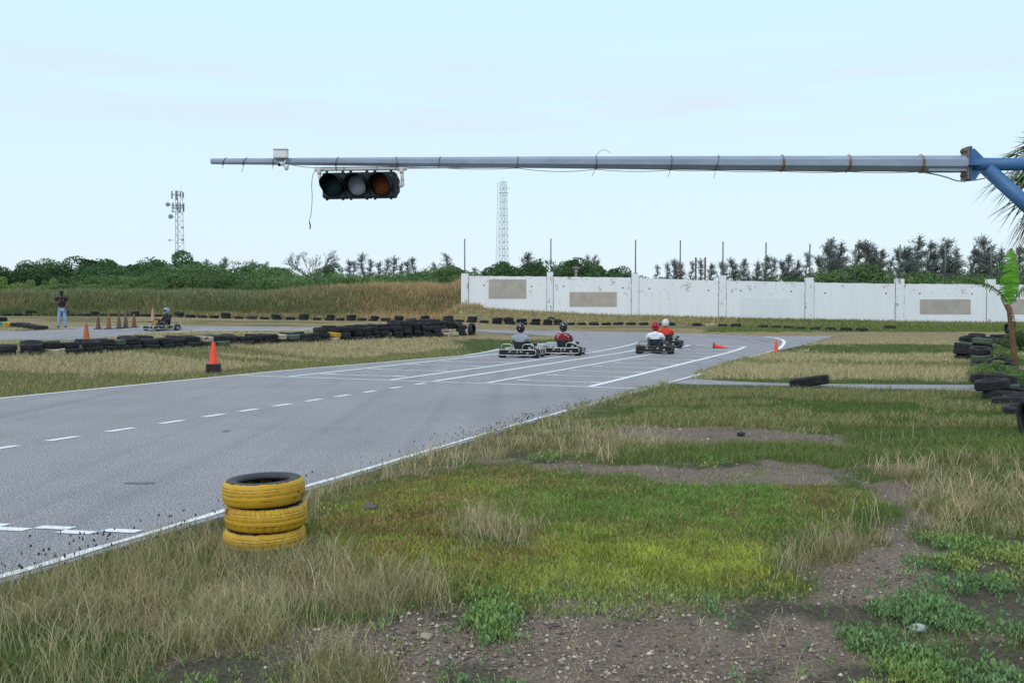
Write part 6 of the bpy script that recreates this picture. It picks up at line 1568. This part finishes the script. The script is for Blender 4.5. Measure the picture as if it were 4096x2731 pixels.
# bare umbrella tree
rng = np.random.default_rng(900); random.seed(90)
b0 = at(1235, 1200, 98); zg = float(H(b0.x, b0.y)); Ht = at(1235, 993, 98).z - zg
bt = thing("bare_tree", "leafless grey umbrella shaped tree standing above the green belt", "tree", (b0.x, b0.y, zg))
mb = MB(); tw = MB()
def branch(p, d, L, r, dep, m):
    q = p + d * L; mid = p + d * L * .5 + Vector((random.gauss(0, .05), random.gauss(0, .05), .03)) * L
    m.tube([p, mid, q], [r, r * .85, r * .7], 5 if dep > 1 else 4)
    if dep == 0: return
    for k_ in range(random.choice((2, 3, 3))):
        ax = d.orthogonal().normalized(); ax.rotate(Matrix.Rotation(random.random() * 6.28, 3, d)); nd = d.copy(); nd.rotate(Matrix.Rotation(R(random.uniform(18, 46)), 3, ax))
        flat = .35 if dep > 2 else .25
        nd = (nd + Vector((.12, 0, flat - .25 * (q.z / Ht > .85)))).normalized()
        if q.z + nd.z * L * .7 > Ht: nd.z *= .15; nd.normalize()
        branch(q, nd, L * random.uniform(.62, .82), r * .68, dep - 1, m if dep > 3 else tw)
branch(Vector((0, 0, 0)), Vector((.02, 0, 1)), Ht * .45, .14, 1, mb) if False else None
mb.tube([(0, 0, -.2), (.05, 0, Ht * .28), (.1, .05, Ht * .5)], [.17, .14, .12], 8)
for a in range(5):
    an = a * 1.256 + .4; branch(Vector((.1, .05, Ht * (.46 + .01 * a))), Vector((math.cos(an) * .95, math.sin(an) * .95, .62)).normalized(), Ht * .20, .07, 5, mb)
mgb = basic("pale bare wood", (.17, .16, .16), (.11, .10, .10), 4, .95)
mb.build("trunk", mgb, bt); tw.build("twigs", mgb, bt)

# ------------------------------------------------------------------ fan palms and banana plant at the right edge
def fanleaf(mb, base, d, L, cols, droop=.35, dead=False, nseg=26, spread=R(105)):
    """petiole and a fan of narrow pleated segments"""
    d = d.normalized(); side = d.cross(Vector((0, 0, 1))); side = side.normalized() if side.length > .05 else Vector((1, 0, 0)); nrm_ = side.cross(d).normalized()
    hub = base + d * L * .42 + Vector((0, 0, -.02))
    return hub, d, side, nrm_
def fanpalm(name, label, loc, crown_z, fronds, Lm, seed, skirt=0, tr=.16):
    random.seed(seed); o = thing(name, label, "palm", loc)
    mb = MB(); pts = [(0, 0, -.1), (.03, 0, crown_z * .5), (0, 0, crown_z)]; mb.tube(pts, [tr * 1.2, tr, tr * .9], 14)
    for k_ in range(int(crown_z / .12)): mb.lathe([(tr * 1.04, k_ * .12), (tr * 1.13, k_ * .12 + .05), (tr * 1.04, k_ * .12 + .10)], 14)
    mb.build("trunk", mbark, o)
    V, T, K = [], [], []
    for i in range(fronds):
        dead = i < skirt; an = i * 2.39996 + random.uniform(-.2, .2)
        f = i / fronds; elv = R(-62 + 20 * random.random()) if dead else R(-35 + 105 * f + random.uniform(-10, 10))
        d = Vector((math.cos(an) * math.cos(elv), math.sin(an) * math.cos(elv), math.sin(elv))); L = Lm * random.uniform(.8, 1.1)
        side = Vector((-math.sin(an), math.cos(an), 0)); nn = d.cross(side).normalized()
        base = Vector((0, 0, crown_z + .1 * f)); hub = base + d * L * .45 - Vector((0, 0, .06 * L))
        tone = (.23, .17, .08) if dead else random.choice([(.13, .20, .08), (.10, .165, .08), (.16, .22, .09)])
        def quad(p, q, w, c, n2):
            s = (q - p).cross(n2); s = s.normalized() * w if s.length > 1e-6 else Vector((w, 0, 0)); k_ = len(V)
            V.extend([p - s, p + s, q + s * .7, q - s * .7]); T.append((k_, k_ + 1, k_ + 2)); T.append((k_, k_ + 2, k_ + 3)); K.extend([c] * 4)
        quad(base, hub, .016, (.16, .17, .07), nn)
        ns = 30
        for j in range(ns):
            b_ = R(-125) + R(250) * j / (ns - 1); dj = (d * math.cos(b_) + side * math.sin(b_)).normalized(); ll = L * (.62 if abs(b_) < 1.2 else .5) * random.uniform(.85, 1.08)
            fold = nn * (.05 if j % 2 else -.05); m_ = hub + dj * ll * .55 + fold * L * .25; tip = hub + dj * ll + Vector((0, 0, -ll * random.uniform(.12, .5)))
            c = tuple(x * random.uniform(.75, 1.25) for x in tone); quad(hub, m_, .017 * L / .9, c, nn)
            k_ = len(V); s = (tip - m_).cross(nn).normalized() * .015 * L / .9; V.extend([m_ - s, m_ + s, tip]); T.append((k_, k_ + 1, k_ + 2)); K.extend([c] * 3)
    ob = np_mesh("fronds", np.array([tuple(v) for v in V]), None, np.array(T), plantmat("palm fronds", .2), np.array(K), o)
    return o
c = at(4280, 690, 15.5); fanpalm("fan_palm", "tall fan palm partly behind the blue bracket at the right edge", (c.x, c.y, 0), c.z, 34, 1.35, 5, skirt=5)
c = at(4200, 1075, 25.5); fanpalm("fan_palm", "lower blue green fan palm behind the banana plant", (c.x, c.y, float(H(c.x, c.y))), c.z - float(H(c.x, c.y)), 46, 1.05, 9, skirt=4, tr=.12)
random.seed(21)
Yb = 24.0; g0 = at(4062, 1490, Yb); zb = float(H(g0.x, g0.y)); bo = thing("banana_plant", "young banana plant with torn bright green leaves at the right edge", "banana plant", (g0.x, g0.y, zb))
BL = lambda px, py, dy=0.0: at(px, py, Yb + dy) - Vector(bo.location)
mbs = basic("brown fibrous banana stem", (.20, .10, .05), (.10, .06, .04), 8, .9, stretch=(3, 3, .6))
mb = MB(); mb.tube([BL(4066, 1492), BL(4058, 1420), BL(4046, 1330), BL(4038, 1262), BL(4032, 1215)], [.085, .075, .062, .055, .05], 12); mb.tube([BL(4040, 1262), BL(4026, 1235), BL(4004, 1190)], [.03, .028, .02], 8); mb.build("stem", mbs, bo)
mbl = plantmat("banana leaf", .35, rough=.5)
def bleaf(pts, w, cols, torn=0.0, tilt=0.0, name="leaf"):
    P = [Vector(q) for q in pts]; V, Q, K = [], [], []
    n = 40; cum = [0]
    for a, b_ in zip(P, P[1:]): cum.append(cum[-1] + (b_ - a).length)
    def pt(s): return poly_at(P, s * cum[-1])
    for i in range(n):
        s0, s1 = i / n, (i + 1) / n; a, b_ = pt(s0), pt(min(1, s1)); d = (b_ - a).normalized(); sd = Vector((d.z, 0, -d.x)); sd = (sd + Vector((0, tilt, 0))).normalized()
        for sg in (-1, 1):
            def ww(s): return w * (math.sin(math.pi * min(1, .06 + s * .92)) ** .55)
            g_ = torn * random.random() if torn else 0; e0, e1 = ww(s0), ww(s1)
            dr = Vector((0, .05, -e0 * (.12 + torn * random.random())))
            if random.random() < torn * .5: e0 *= .55; e1 *= .5
            v0, v1, v2, v3 = a, b_, b_ + sd * sg * e1 + dr - d * g_ * .03, a + sd * sg * e0 + dr + d * g_ * .03
            k_ = len(V); V += [v0, v1, v2, v3]; Q.append((k_, k_ + 1, k_ + 2, k_ + 3)); c = np.array(cols[0]) * (1 - random.random() * .5) + np.array(cols[1]) * random.random() * .5; K += [tuple(c)] * 4
    np_mesh(name, np.array([tuple(v) for v in V]), np.array(Q), None, mbl, np.array(K), bo)
GBN = ((.12, .34, .025), (.17, .42, .035)); GD = ((.075, .15, .03), (.11, .18, .045))
bleaf([BL(4052, 1200), BL(4050, 1120), BL(4048, 1050), BL(4046, 1000, -.05), BL(4048, 992, -.1)], .26, GBN, .10, .25)
bleaf([BL(4042, 1215), BL(4030, 1160, .1), BL(4030, 1110, .15), BL(4036, 1070, .2)], .23, GBN, .14, .3)
bleaf([BL(4030, 1205), BL(4000, 1165, -.1), BL(3960, 1140, -.2), BL(3905, 1122, -.3), BL(3850, 1114, -.35)], .085, GD, .8, .1)
bleaf([BL(4050, 1090, .1), BL(4020, 1068, .1), BL(3990, 1072, .1), BL(3983, 1078, .1)], .06, GBN, .5, .1); bleaf([BL(4036, 1080, .1), BL(4005, 1055, .15), BL(3984, 1062, .2)], .05, GBN, .5, .1)
bleaf([BL(4055, 1205), BL(4085, 1160, .1), BL(4120, 1140, .2), BL(4160, 1150, .2)], .13, GD, .8, .1)
bleaf([BL(4046, 1225), BL(4058, 1270, -.1), BL(4066, 1330, -.12)], .05, ((.25, .16, .07), (.18, .11, .05)), .9, .2)
# small shrubs and greenery among the tyres on the right
random.seed(33); rng = np.random.default_rng(77)
for i, (px, py, s, ms, lab) in enumerate([(3960, 1520, 1.0, LIGHT[0], "low green creeper spilling over the right barrier's outer side"), (4030, 1470, 1.1, LIGHT[1], "green creeper covering tyres below the banana plant"), (4085, 1560, 1.0, LIGHT[0], "green creeper among tyres at the picture's right edge"), (4080, 1400, 1.5, BROAD[1], "dark shrub at the banana plant's foot")]):
    q = gnd(px, py); o = thing("creeper_plant", lab, "shrub", q, i * 1.3)
    for nm, me in zip(("crown", "trunk"), ms):
        c_ = bpy.data.objects.new(nm, me); COL.objects.link(c_); c_.parent = o; c_.scale = (.34 * s, .34 * s, .24 * s)

for o in bpy.data.objects:
    l_ = o.get("label")
    if l_ and not 4 <= len(l_.split()) <= 16: print("LABEL", o.name, len(l_.split()), l_)
